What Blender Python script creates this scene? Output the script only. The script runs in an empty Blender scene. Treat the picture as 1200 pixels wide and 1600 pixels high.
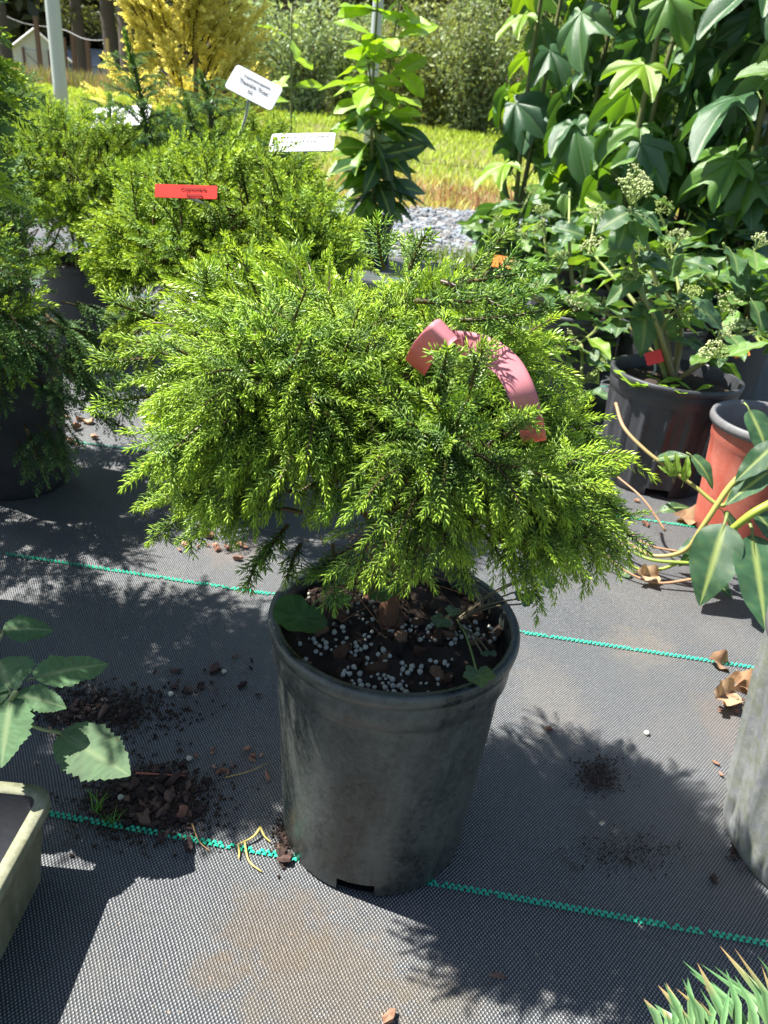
import bpy, math, random
import numpy as np
from mathutils import Vector, Matrix

random.seed(7)
RNG = np.random.default_rng(7)
SC = bpy.context.scene
COL = SC.collection

# ------------------------------------------------------------------ camera
CAM_H, PITCH, ROLL, FPX = 0.45, math.radians(27.0), math.radians(5.5), 1202.0
_f = np.array([0, math.cos(PITCH), -math.sin(PITCH)])
_r0 = np.array([1.0, 0, 0]); _u0 = np.cross(_r0, _f)
_r = math.cos(ROLL) * _r0 + math.sin(ROLL) * _u0
_u = -math.sin(ROLL) * _r0 + math.cos(ROLL) * _u0
EYE = np.array([0, 0, CAM_H])
cd = bpy.data.cameras.new('camera'); cam = bpy.data.objects.new('camera', cd); COL.objects.link(cam)
M = Matrix.Identity(4)
for i in range(3):
    M[i][0] = _r[i]; M[i][1] = _u[i]; M[i][2] = -_f[i]; M[i][3] = EYE[i]
cam.matrix_world = M
cd.sensor_fit = 'VERTICAL'; cd.sensor_height = 36.0; cd.sensor_width = 27.0
cd.lens = 36.0 * FPX / 1600.0
cd.clip_start = 0.01; cd.clip_end = 500
cd.dof.use_dof = True; cd.dof.focus_distance = 0.46; cd.dof.aperture_fstop = 22.0
SC.camera = cam

# ------------------------------------------------------------------ light
SUN_EL, SUN_AZ = math.radians(60), math.radians(-12)          # shadows fall towards SUN_AZ
to_sun = Vector((-math.cos(SUN_EL) * math.cos(SUN_AZ), -math.cos(SUN_EL) * math.sin(SUN_AZ), math.sin(SUN_EL)))
W = bpy.data.worlds.new('World'); SC.world = W; W.use_nodes = True
nt = W.node_tree
sky = nt.nodes.new('ShaderNodeTexSky'); sky.sky_type = 'NISHITA'; sky.sun_disc = False
sky.sun_elevation = SUN_EL; sky.sun_rotation = math.atan2(to_sun.x, to_sun.y)
bg = nt.nodes['Background']; bg.inputs['Strength'].default_value = 0.062
nt.links.new(sky.outputs[0], bg.inputs['Color'])
sl = bpy.data.lights.new('sun', 'SUN'); sl.energy = 5.0; sl.angle = math.radians(0.53); sl.color = (1, 0.96, 0.89)
so = bpy.data.objects.new('sun', sl); COL.objects.link(so)
so.rotation_euler = to_sun.to_track_quat('Z', 'Y').to_euler(); so.location = (-3, 1, 6)
SC.view_settings.view_transform = 'Standard'; SC.view_settings.look = 'None'
SC.view_settings.exposure = 1.56; SC.view_settings.gamma = 1.0
SC.cycles.max_bounces = 4; SC.cycles.diffuse_bounces = 2; SC.cycles.glossy_bounces = 2; SC.cycles.transmission_bounces = 3
SC.cycles.use_denoising = True

# ------------------------------------------------------------------ helpers
def ray(px, py):
    return (px - 600) / FPX * _r - (py - 800) / FPX * _u + _f
def PZ(px, py, z=0.0):
    d = ray(px, py); return EYE + d * ((z - CAM_H) / d[2])
def PY(px, py, Y):
    d = ray(px, py); return EYE + d * (Y / d[1])
def nrm(v):
    v = np.asarray(v, float); return v / (np.linalg.norm(v, axis=-1, keepdims=True) + 1e-12)
UP = np.array([0, 0, 1.0])

class MB:
    """collects vertices, faces and a tint for each vertex"""
    def __init__(s): s.V = []; s.F = []; s.C = []; s.n = 0
    def add(s, V, F, C=(1, 1, 1)):
        V = np.asarray(V, float).reshape(-1, 3)
        for f in (F if isinstance(F, list) else [F]):
            f = np.asarray(f, int)
            if len(f): s.F.append(f + s.n)
        C = np.asarray(C, float)
        s.C.append(np.broadcast_to(C, V.shape).copy() if C.ndim == 1 else C)
        s.V.append(V); s.n += len(V)
    def mesh(s, name, mat, smooth=True, origin=None):
        V = np.concatenate(s.V); C = np.concatenate(s.C)
        if origin is not None: V = V - np.asarray(origin)
        me = bpy.data.meshes.new(name)
        me.vertices.add(len(V)); me.vertices.foreach_set('co', V.ravel().astype(np.float32))
        tot = np.concatenate([np.full(len(f), f.shape[1]) for f in s.F])
        idx = np.concatenate([f.ravel() for f in s.F])
        me.loops.add(len(idx)); me.loops.foreach_set('vertex_index', idx.astype(np.int32))
        me.polygons.add(len(tot))
        st = np.concatenate([[0], np.cumsum(tot)[:-1]])
        me.polygons.foreach_set('loop_start', st.astype(np.int32))
        me.polygons.foreach_set('loop_total', tot.astype(np.int32))
        me.polygons.foreach_set('use_smooth', np.full(len(tot), smooth))
        a = me.color_attributes.new('tint', 'FLOAT_COLOR', 'POINT')
        a.data.foreach_set('color', np.concatenate([C, np.ones((len(C), 1))], 1).ravel().astype(np.float32))
        if mat: me.materials.append(mat)
        me.update(); me.validate()
        return me

def link(name, me, parent=None, loc=None, mat4=None):
    o = bpy.data.objects.new(name, me); COL.objects.link(o)
    if parent is not None: o.parent = parent
    if mat4 is not None: o.matrix_local = mat4
    elif loc is not None: o.location = loc
    return o
def tag(o, label=None, cat=None, group=None, kind=None):
    if label: o['label'] = label
    if cat: o['category'] = cat
    if group: o['group'] = group
    if kind: o['kind'] = kind
    return o
def thing(name, loc, label, cat, group=None):
    return tag(link(name, None, loc=tuple(loc)), label, cat, group)
def copy_thing(src, loc, label, group=None, rotz=0.0, scale=1.0):
    o = src.copy(); COL.objects.link(o); o.location = tuple(loc); o.rotation_euler = (0, 0, rotz); o.scale = (scale,) * 3
    o['label'] = label
    if group: o['group'] = group
    for ch in list(src.children):
        c = ch.copy(); COL.objects.link(c); c.parent = o
        for g in list(ch.children):
            d = g.copy(); COL.objects.link(d); d.parent = c
    return o

def tube(mb, pts, rad, n=6, col=(1, 1, 1), cap=True):
    pts = np.asarray(pts, float); m = len(pts)
    rad = np.broadcast_to(np.asarray(rad, float), (m,))
    T = nrm(np.gradient(pts, axis=0))
    ref = np.array([0.31, 0.17, 0.93]) if abs(T[0] @ np.array([0.31, 0.17, 0.93])) < 0.9 else np.array([1.0, 0, 0.1])
    A = np.zeros_like(pts); a = nrm(np.cross(T[0], ref))
    for i in range(m):
        a = nrm(a - T[i] * (a @ T[i])); A[i] = a
    B = np.cross(T, A)
    th = np.linspace(0, 2 * math.pi, n, endpoint=False)
    V = (pts[:, None] + rad[:, None, None] * (np.cos(th)[None, :, None] * A[:, None] + np.sin(th)[None, :, None] * B[:, None])).reshape(-1, 3)
    i, j = np.meshgrid(np.arange(m - 1), np.arange(n), indexing='ij')
    q = np.stack([i * n + j, i * n + (j + 1) % n, (i + 1) * n + (j + 1) % n, (i + 1) * n + j], -1).reshape(-1, 4)
    C = np.asarray(col, float)
    if C.ndim == 2: C = np.repeat(C, n, axis=0)
    F = [q]
    if cap: F += [np.arange(n)[::-1][None], (np.arange(n) + (m - 1) * n)[None]]
    mb.add(V, F, C)

def spline(pts, k=8):
    P = np.asarray(pts, float); P = np.vstack([2 * P[0] - P[1], P, 2 * P[-1] - P[-2]]); out = []
    for i in range(1, len(P) - 2):
        for t in np.linspace(0, 1, k, endpoint=False):
            a, b, c, d = P[i - 1:i + 3]
            out.append(0.5 * (2 * b + (c - a) * t + (2 * a - 5 * b + 4 * c - d) * t * t + (3 * b - a - 3 * c + d) * t ** 3))
    out.append(P[-2]); return np.array(out)

def lathe(mb, prof, n=72, col=(1, 1, 1), rfun=None, skip=None, c=(0, 0, 0)):
    prof = np.asarray(prof, float); m = len(prof)
    th = np.linspace(0, 2 * math.pi, n, endpoint=False)
    R = np.repeat(prof[:, :1], n, 1)
    if rfun is not None: R = R * rfun(th[None], prof[:, 1:2])
    V = np.stack([R * np.cos(th), R * np.sin(th), np.repeat(prof[:, 1:2], n, 1)], -1).reshape(-1, 3) + np.asarray(c)
    i, j = np.meshgrid(np.arange(m - 1), np.arange(n), indexing='ij')
    q = np.stack([i * n + j, i * n + (j + 1) % n, (i + 1) * n + (j + 1) % n, (i + 1) * n + j], -1)
    if skip is not None:
        keep = ~skip(i, j); q = q[keep]
    mb.add(V, q.reshape(-1, 4), col)

def boxm(mb, lo, hi, col=(1, 1, 1), mat=None):
    lo = np.asarray(lo, float); hi = np.asarray(hi, float)
    V = np.array([[x, y, z] for z in (lo[2], hi[2]) for y in (lo[1], hi[1]) for x in (lo[0], hi[0])])
    if mat is not None: V = V @ np.asarray(mat)[:3, :3].T + np.asarray(mat)[:3, 3]
    F = np.array([[0, 2, 3, 1], [4, 5, 7, 6], [0, 1, 5, 4], [2, 6, 7, 3], [0, 4, 6, 2], [1, 3, 7, 5]])
    mb.add(V, F, col)

def frame(x, z, loc, s=1.0):
    """4x4 with local X along x and local Z near z"""
    x = nrm(x); y = nrm(np.cross(z, x)); z = np.cross(x, y)
    m = Matrix.Identity(4)
    for i in range(3):
        m[i][0] = x[i] * s; m[i][1] = y[i] * s; m[i][2] = z[i] * s; m[i][3] = loc[i]
    return m

# ------------------------------------------------------------------ materials
def nmat(name):
    m = bpy.data.materials.new(name); m.use_nodes = True
    t = m.node_tree; p = t.nodes['Principled BSDF']; return m, t, p
def N(t, typ, **kw):
    n = t.nodes.new(typ)
    for k, v in kw.items(): setattr(n, k, v)
    return n
def math_(t, op, a, b=None, clamp=False):
    n = N(t, 'ShaderNodeMath', operation=op); n.use_clamp = clamp
    for i, v in enumerate((a, b)):
        if v is None: continue
        if isinstance(v, (int, float)): n.inputs[i].default_value = v
        else: t.links.new(v, n.inputs[i])
    return n.outputs[0]
def noise(t, scale, detail=4, rough=0.55, vec=None, dist=0.0):
    n = N(t, 'ShaderNodeTexNoise'); n.inputs['Scale'].default_value = scale
    n.inputs['Detail'].default_value = detail; n.inputs['Roughness'].default_value = rough; n.inputs['Distortion'].default_value = dist
    if vec is not None: t.links.new(vec, n.inputs['Vector'])
    return n.outputs['Fac']
def ramp(t, fac, stops):
    r = N(t, 'ShaderNodeValToRGB'); e = r.color_ramp.elements
    while len(e) < len(stops): e.new(0.5)
    for k, (pos, c) in zip(e, stops):
        k.position = pos; k.color = (*c, 1) if len(c) == 3 else c
    t.links.new(fac, r.inputs['Fac']); return r.outputs['Color']
def mixc(t, fac, a, b, mode='MIX'):
    n = N(t, 'ShaderNodeMix', data_type='RGBA', blend_type=mode)
    for s, v in ((0, fac), (6, a), (7, b)):
        if isinstance(v, (int, float)): n.inputs[s].default_value = v
        elif isinstance(v, tuple): n.inputs[s].default_value = (*v, 1)
        else: t.links.new(v, n.inputs[s])
    return n.outputs[2]
def bump(t, p, h, strength, dist):
    b = N(t, 'ShaderNodeBump'); b.inputs['Strength'].default_value = strength; b.inputs['Distance'].default_value = dist
    t.links.new(h, b.inputs['Height']); t.links.new(b.outputs[0], p.inputs['Normal']); return b

def foliage(name, trans=0.3, rough=0.45, spec=0.4, var=0.35, nscale=40, tcol=(1.25, 1.15, 0.55), bumpn=None, blem=0.0):
    m, t, p = nmat(name)
    at = N(t, 'ShaderNodeAttribute', attribute_name='tint')
    geo = N(t, 'ShaderNodeNewGeometry')
    oi = N(t, 'ShaderNodeObjectInfo')
    nz = noise(t, nscale, 2)
    v = math_(t, 'ADD', math_(t, 'MULTIPLY', nz, var * 1.4), 1 - var * 0.7)
    v = math_(t, 'MULTIPLY', v, math_(t, 'ADD', math_(t, 'MULTIPLY', oi.outputs['Random'], var), 1 - var / 2))
    v = math_(t, 'MULTIPLY', v, math_(t, 'ADD', math_(t, 'MULTIPLY', geo.outputs['Random Per Island'], var), 1 - var / 2))
    cv = N(t, 'ShaderNodeCombineColor')
    for i in range(3): t.links.new(v, cv.inputs[i])
    c = mixc(t, 1.0, at.outputs['Color'], cv.outputs[0], 'MULTIPLY')
    if blem:
        bl = math_(t, 'MULTIPLY', math_(t, 'SUBTRACT', noise(t, 110, 4, 0.7, N(t, 'ShaderNodeNewGeometry').outputs['Position']), 0.655), 16.0, True)
        c = mixc(t, math_(t, 'MULTIPLY', bl, blem), c, (0.16, 0.10, 0.05))
    t.links.new(c, p.inputs['Base Color'])
    p.inputs['Roughness'].default_value = rough; p.inputs['Specular IOR Level'].default_value = spec
    tr = N(t, 'ShaderNodeBsdfTranslucent'); t.links.new(mixc(t, 1.0, c, tcol, 'MULTIPLY'), tr.inputs['Color'])
    mx = N(t, 'ShaderNodeMixShader'); mx.inputs[0].default_value = trans
    t.links.new(p.outputs[0], mx.inputs[1]); t.links.new(tr.outputs[0], mx.inputs[2])
    t.links.new(mx.outputs[0], t.nodes['Material Output'].inputs['Surface'])
    if bumpn: bump(t, p, noise(t, bumpn, 3), 0.35, 0.002)
    return m
def tinted(name, rough=0.6, spec=0.4, var=0.3, nscale=60, bmp=0.0, bscale=200, bdist=0.001):
    m, t, p = nmat(name)
    at = N(t, 'ShaderNodeAttribute', attribute_name='tint'); oi = N(t, 'ShaderNodeObjectInfo')
    v = math_(t, 'ADD', math_(t, 'MULTIPLY', noise(t, nscale, 5, 0.65), var * 2), 1 - var)
    v = math_(t, 'MULTIPLY', v, math_(t, 'ADD', math_(t, 'MULTIPLY', oi.outputs['Random'], var), 1 - var / 2))
    cv = N(t, 'ShaderNodeCombineColor')
    for i in range(3): t.links.new(v, cv.inputs[i])
    t.links.new(mixc(t, 1.0, at.outputs['Color'], cv.outputs[0], 'MULTIPLY'), p.inputs['Base Color'])
    p.inputs['Roughness'].default_value = rough; p.inputs['Specular IOR Level'].default_value = spec
    if bmp: bump(t, p, noise(t, bscale, 5, 0.7), bmp, bdist)
    return m

M_NEEDLE = foliage('needle', trans=0.28, rough=0.38, spec=0.5, var=0.3, nscale=60)
M_NEEDLE_BG = foliage('far_needle', trans=0.3, rough=0.6, spec=0.2, var=0.3, nscale=30)
M_GOLD = foliage('golden_needle', trans=0.55, rough=0.6, spec=0.2, var=0.25, nscale=20, tcol=(1.1, 1.0, 0.6))
M_LEAF = foliage('glossy_leaf', trans=0.3, rough=0.28, spec=0.6, var=0.25, nscale=45, tcol=(1.5, 1.5, 0.35), bumpn=160, blem=0.6)
M_SOFT = foliage('soft_leaf', trans=0.35, rough=0.55, spec=0.35, var=0.3, nscale=30)
M_SEED = foliage('seedling_leaf', trans=0.3, rough=0.5, spec=0.4, var=0.3, nscale=60, bumpn=300, blem=0.8)
M_GRASS = foliage('grass', trans=0.3, rough=0.6, spec=0.2, var=0.4, nscale=3)
M_BARK = tinted('bark', rough=0.8, spec=0.2, var=0.35, nscale=120, bmp=0.6, bscale=260, bdist=0.002)
M_STEM = tinted('green_stem', rough=0.5, spec=0.35, var=0.2, nscale=90)
M_CHIP = tinted('bark_chip', rough=0.8, spec=0.25, var=0.4, nscale=240, bmp=0.7, bscale=600, bdist=0.001)
M_PRILL = tinted('prill', rough=0.55, spec=0.3, var=0.25, nscale=300, bmp=0.3, bscale=900, bdist=0.0004)
M_PAPERLEAF = foliage('dry_leaf', trans=0.15, rough=0.75, spec=0.2, var=0.35, nscale=120, bumpn=200)
M_STONE = tinted('gravel_stone', rough=0.85, spec=0.3, var=0.35, nscale=30)
M_WALLW = tinted('weathered_white', rough=0.7, spec=0.3, var=0.2, nscale=2)
M_TREEBARK = tinted('tree_bark', rough=0.9, spec=0.15, var=0.4, nscale=6, bmp=0.7, bscale=14, bdist=0.03)
M_METAL = tinted('galvanised', rough=0.45, spec=0.6, var=0.15, nscale=8)

def mat_plastic(name, base, dust, amount=0.5, rough=0.45, nscale=24, streak=True, moss=None):
    m, t, p = nmat(name)
    tc = N(t, 'ShaderNodeTexCoord')
    mp = N(t, 'ShaderNodeMapping'); mp.inputs['Scale'].default_value = (1, 1, 0.35); t.links.new(tc.outputs['Object'], mp.inputs['Vector'])
    a = noise(t, nscale, 6, 0.7, mp.outputs[0], 0.4); b = noise(t, nscale * 9, 5, 0.75, tc.outputs['Object']); d = noise(t, nscale * 40, 2, 0.6, tc.outputs['Object'])
    f = math_(t, 'MULTIPLY', math_(t, 'SUBTRACT', math_(t, 'ADD', math_(t, 'MULTIPLY', a, 1.3), math_(t, 'MULTIPLY', b, 0.7)), 0.80), 2.6, True)
    f = math_(t, 'MULTIPLY', math_(t, 'MULTIPLY', f, amount), math_(t, 'ADD', d, 0.5), True)
    c = mixc(t, f, base, dust)
    if moss:
        sp = N(t, 'ShaderNodeSeparateXYZ'); t.links.new(tc.outputs['Object'], sp.inputs[0])
        g = noise(t, nscale * 3.5, 5, 0.7, tc.outputs['Object'])
        mf = math_(t, 'MULTIPLY', math_(t, 'SUBTRACT', g, 0.42), 4.0, True)
        c = mixc(t, math_(t, 'MULTIPLY', mf, 0.55), c, moss)
    t.links.new(c, p.inputs['Base Color'])
    t.links.new(math_(t, 'ADD', math_(t, 'MULTIPLY', f, 0.35), rough), p.inputs['Roughness'])
    p.inputs['Specular IOR Level'].default_value = 0.5
    bump(t, p, math_(t, 'ADD', b, math_(t, 'MULTIPLY', d, 0.6)), 0.22, 0.0008)
    return m
M_POT = mat_plastic('dusty_dark_green_plastic', (0.009, 0.013, 0.012), (0.14, 0.15, 0.135), 0.52, 0.25)
M_POTBLACK = mat_plastic('black_plastic', (0.022, 0.024, 0.028), (0.10, 0.10, 0.11), 0.35, 0.38)
M_POTGREY = mat_plastic('sun_bleached_grey_plastic', (0.13, 0.14, 0.15), (0.32, 0.33, 0.32), 0.65, 0.5, moss=(0.13, 0.15, 0.055))
M_POTRED = mat_plastic('terracotta_red_plastic', (0.40, 0.070, 0.042), (0.50, 0.22, 0.16), 0.5, 0.5)
M_TRAY = mat_plastic('weathered_olive_plastic', (0.10, 0.105, 0.06), (0.34, 0.34, 0.24), 0.75, 0.6, moss=(0.16, 0.17, 0.08))
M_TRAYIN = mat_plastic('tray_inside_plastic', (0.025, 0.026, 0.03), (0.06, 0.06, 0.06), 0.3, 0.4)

def mat_soil(name, c0, c1):
    m, t, p = nmat(name)
    a = noise(t, 160, 8, 0.75); t.links.new(ramp(t, a, [(0.3, c0), (0.7, c1)]), p.inputs['Base Color'])
    p.inputs['Roughness'].default_value = 0.95; bump(t, p, noise(t, 420, 6, 0.8), 0.9, 0.003); return m
M_SOIL = mat_soil('potting_soil', (0.022, 0.015, 0.011), (0.09, 0.058, 0.04))

def mat_cloth():
    m, t, p = nmat('woven_ground_cloth')
    tc = N(t, 'ShaderNodeTexCoord'); mp = N(t, 'ShaderNodeMapping')
    mp.inputs['Rotation'].default_value = (0, 0, math.radians(CLOTH_A)); t.links.new(tc.outputs['Object'], mp.inputs['Vector'])
    wob = noise(t, 14, 2, 0.5, tc.outputs['Object'])
    s = N(t, 'ShaderNodeSeparateXYZ'); t.links.new(mp.outputs[0], s.inputs[0])
    w2 = math_(t, 'MULTIPLY', wob, 0.004)
    x = math_(t, 'ADD', s.outputs[0], w2); y = math_(t, 'ADD', s.outputs[1], w2)
    sx = math_(t, 'SINE', math_(t, 'MULTIPLY', x, math.pi / 0.00122)); sy = math_(t, 'SINE', math_(t, 'MULTIPLY', y, math.pi / 0.00164))
    k = math_(t, 'MULTIPLY', sx, sy)                                   # knots of warp over weft
    kp = math_(t, 'MAXIMUM', k, 0.0)
    dirt = noise(t, 4.5, 6, 0.65, tc.outputs['Object'], 0.3); fine = noise(t, 75, 5, 0.7, tc.outputs['Object']); grit = noise(t, 700, 3, 0.7, tc.outputs['Object'])
    kv = math_(t, 'MULTIPLY', math_(t, 'POWER', kp, 0.8), math_(t, 'ADD', 0.35, math_(t, 'MULTIPLY', noise(t, 240, 3, 0.6, tc.outputs['Object']), 1.15)), True)
    base = mixc(t, kv, (0.030, 0.034, 0.037), (0.36, 0.375, 0.39))
    base = mixc(t, math_(t, 'MULTIPLY', fine, 0.55), base, mixc(t, 1.0, base, (0.55, 0.55, 0.57), 'MULTIPLY'))
    # fine dust caught between the knots
    df = math_(t, 'MULTIPLY', math_(t, 'SUBTRACT', math_(t, 'ADD', dirt, math_(t, 'MULTIPLY', fine, 0.35)), 0.66), 5.0, True)
    df = math_(t, 'MULTIPLY', df, math_(t, 'SUBTRACT', 0.95, math_(t, 'MULTIPLY', kp, 0.55)))
    df = math_(t, 'MULTIPLY', df, math_(t, 'MULTIPLY', math_(t, 'SUBTRACT', grit, 0.22), 1.7, True))
    c = mixc(t, math_(t, 'MULTIPLY', df, 0.7), base, (0.17, 0.15, 0.122))
    # dark soil stains with a shape of their own
    st = noise(t, 9.0, 7, 0.75, tc.outputs['Object'], 0.6)
    sf = math_(t, 'MULTIPLY', math_(t, 'SUBTRACT', st, 0.60), 9.0, True)
    sf = math_(t, 'MULTIPLY', sf, math_(t, 'GREATER_THAN', math_(t, 'ADD', grit, math_(t, 'MULTIPLY', fine, 0.6)), 0.78))
    c = mixc(t, math_(t, 'MULTIPLY', sf, 0.8), c, (0.028, 0.020, 0.014))
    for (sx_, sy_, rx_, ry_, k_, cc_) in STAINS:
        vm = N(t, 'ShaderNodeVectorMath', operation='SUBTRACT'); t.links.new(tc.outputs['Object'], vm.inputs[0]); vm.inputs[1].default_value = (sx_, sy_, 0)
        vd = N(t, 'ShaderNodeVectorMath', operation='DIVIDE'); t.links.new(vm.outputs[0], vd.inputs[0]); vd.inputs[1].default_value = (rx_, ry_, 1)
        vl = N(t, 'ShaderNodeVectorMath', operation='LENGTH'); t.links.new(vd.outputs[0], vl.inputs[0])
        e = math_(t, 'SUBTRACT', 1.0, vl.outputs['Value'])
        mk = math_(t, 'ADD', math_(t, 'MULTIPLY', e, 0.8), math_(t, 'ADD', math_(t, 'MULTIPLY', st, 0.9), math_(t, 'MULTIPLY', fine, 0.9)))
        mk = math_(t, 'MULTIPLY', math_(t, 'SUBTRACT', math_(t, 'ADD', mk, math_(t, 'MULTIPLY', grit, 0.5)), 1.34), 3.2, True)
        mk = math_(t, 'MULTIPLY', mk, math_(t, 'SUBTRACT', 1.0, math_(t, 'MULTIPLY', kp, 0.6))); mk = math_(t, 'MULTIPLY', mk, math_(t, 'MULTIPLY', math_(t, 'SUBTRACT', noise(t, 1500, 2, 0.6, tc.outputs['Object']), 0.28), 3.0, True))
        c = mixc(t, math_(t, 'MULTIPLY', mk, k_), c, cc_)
    sp = math_(t, 'GREATER_THAN', noise(t, 330, 1, 0.5, tc.outputs['Object']), 0.765)
    c = mixc(t, math_(t, 'MULTIPLY', sp, 0.7), c, (0.34, 0.24, 0.15))
    t.links.new(c, p.inputs['Base Color'])
    p.inputs['Roughness'].default_value = 0.42; p.inputs['Specular IOR Level'].default_value = 0.5
    wav = noise(t, 7, 3, 0.5, tc.outputs['Object'])
    b = bump(t, p, math_(t, 'ADD', math_(t, 'ADD', math_(t, 'MULTIPLY', k, 0.00045), math_(t, 'MULTIPLY', wav, 0.006)), math_(t, 'MULTIPLY', grit, 0.0004)), 0.85, 1.0)
    return m
CLOTH_A = 5.5

def mat_ground():
    m, t, p = nmat('meadow_soil')
    tc = N(t, 'ShaderNodeTexCoord'); a = noise(t, 1.2, 6, 0.65, tc.outputs['Object']); b = noise(t, 14, 6, 0.7, tc.outputs['Object'])
    c1 = ramp(t, a, [(0.35, (0.16, 0.13, 0.05)), (0.55, (0.17, 0.19, 0.045)), (0.7, (0.24, 0.17, 0.09))])
    t.links.new(mixc(t, math_(t, 'MULTIPLY', b, 0.6), c1, (0.11, 0.10, 0.03)), p.inputs['Base Color'])
    p.inputs['Roughness'].default_value = 0.95; bump(t, p, b, 0.8, 0.04); return m
def mat_plain(name, base, rough=0.5, spec=0.5, var=0.15, nscale=40):
    m, t, p = nmat(name)
    a = noise(t, nscale, 5, 0.65)
    t.links.new(mixc(t, math_(t, 'MULTIPLY', a, var * 2), base, tuple(x * (1 - var * 1.5) for x in base)), p.inputs['Base Color'])
    p.inputs['Roughness'].default_value = rough; p.inputs['Specular IOR Level'].default_value = spec
    return m
M_STRIPE = mat_plain('green_marker_thread', (0.02, 0.50, 0.30), 0.45, 0.4, 0.3, 500)
M_TAGW = mat_plain('white_label_plastic', (0.52, 0.54, 0.57), 0.5, 0.5, 0.04, 60)
M_TAGR = mat_plain('red_label_plastic', (0.75, 0.045, 0.03), 0.4, 0.4, 0.06, 60)
M_TAGO = mat_plain('orange_label_plastic', (0.8, 0.22, 0.03), 0.45, 0.4, 0.08, 60)
M_INK = mat_plain('black_ink', (0.02, 0.02, 0.022), 0.6, 0.2, 0.05)
M_DARK = mat_plain('dark_gap', (0.01, 0.01, 0.01), 0.9, 0.1, 0.1)
def mat_ribbon():
    m, t, p = nmat('pink_vinyl_tape')
    tc = N(t, 'ShaderNodeTexCoord'); a = noise(t, 300, 5, 0.7, tc.outputs['Object']); sp = math_(t, 'GREATER_THAN', noise(t, 800, 2, 0.5, tc.outputs['Object']), 0.72)
    c = mixc(t, math_(t, 'MULTIPLY', a, 0.35), (0.66, 0.24, 0.28), (0.58, 0.30, 0.32)); c = mixc(t, math_(t, 'MULTIPLY', sp, 0.4), c, (0.8, 0.55, 0.5))
    t.links.new(c, p.inputs['Base Color']); p.inputs['Roughness'].default_value = 0.6
    tr = N(t, 'ShaderNodeBsdfTranslucent'); tr.inputs['Color'].default_value = (0.75, 0.22, 0.22, 1)
    mx = N(t, 'ShaderNodeMixShader'); mx.inputs[0].default_value = 0.3
    t.links.new(p.outputs[0], mx.inputs[1]); t.links.new(tr.outputs[0], mx.inputs[2]); t.links.new(mx.outputs[0], t.nodes['Material Output'].inputs['Surface'])
    return m
M_RIBBON = mat_ribbon()

# ------------------------------------------------------------------ setting
def smooth(x, a, b):
    t = np.clip((x - a) / (b - a), 0, 1); return t * t * (3 - 2 * t)
def terrain(x, y):
    x = np.asarray(x, float); y = np.asarray(y, float)
    return -0.012 + 0.40 * smooth(y, 4.0, 17.0) + 0.02 * np.sin(x * 1.3 + y * 0.7) * smooth(y, 4.0, 8.0)
def sheet(mb, xs, ys, zf, col=(1, 1, 1)):
    X, Y = np.meshgrid(xs, ys); V = np.stack([X, Y, zf(X, Y)], -1).reshape(-1, 3); n = len(xs)
    i, j = np.meshgrid(np.arange(len(ys) - 1), np.arange(n - 1), indexing='ij')
    mb.add(V, np.stack([i * n + j, i * n + j + 1, (i + 1) * n + j + 1, (i + 1) * n + j], -1).reshape(-1, 4), col)

mb = MB(); sheet(mb, np.concatenate([np.linspace(-160, -14, 10), np.linspace(-12, 12, 49), np.linspace(14, 160, 10)]),
                 np.concatenate([np.linspace(-20, 2, 5), np.linspace(2.5, 24, 60), np.linspace(28, 220, 12)]), terrain)
tag(link('meadow_ground', mb.mesh('meadow_ground', mat_ground())), kind='structure')

STAINS = []
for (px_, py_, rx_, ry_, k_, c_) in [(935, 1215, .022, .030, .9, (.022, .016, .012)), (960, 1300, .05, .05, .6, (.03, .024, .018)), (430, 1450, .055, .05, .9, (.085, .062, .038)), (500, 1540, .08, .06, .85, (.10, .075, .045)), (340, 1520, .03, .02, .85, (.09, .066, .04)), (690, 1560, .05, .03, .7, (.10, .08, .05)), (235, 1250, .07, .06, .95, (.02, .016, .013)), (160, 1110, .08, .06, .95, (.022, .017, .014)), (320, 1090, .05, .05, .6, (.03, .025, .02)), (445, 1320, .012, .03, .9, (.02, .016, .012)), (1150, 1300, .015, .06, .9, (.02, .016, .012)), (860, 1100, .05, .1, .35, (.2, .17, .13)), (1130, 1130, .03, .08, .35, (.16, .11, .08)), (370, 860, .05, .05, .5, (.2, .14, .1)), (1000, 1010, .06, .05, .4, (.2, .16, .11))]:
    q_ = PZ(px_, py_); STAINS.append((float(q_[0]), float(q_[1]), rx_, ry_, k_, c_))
M_CLOTH = mat_cloth()
mb = MB(); sheet(mb, np.linspace(-3.5, 3.5, 60), np.linspace(-1.2, 2.95, 60),
                 lambda X, Y: 0.0 * X - 0.0 + 0.0012 * np.sin(X * 9 + Y * 3) * np.clip(np.hypot(X, Y - .4) - .35, 0, 1))
cloth = tag(link('ground_cloth', mb.mesh('ground_cloth', M_CLOTH)), kind='structure')
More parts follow.
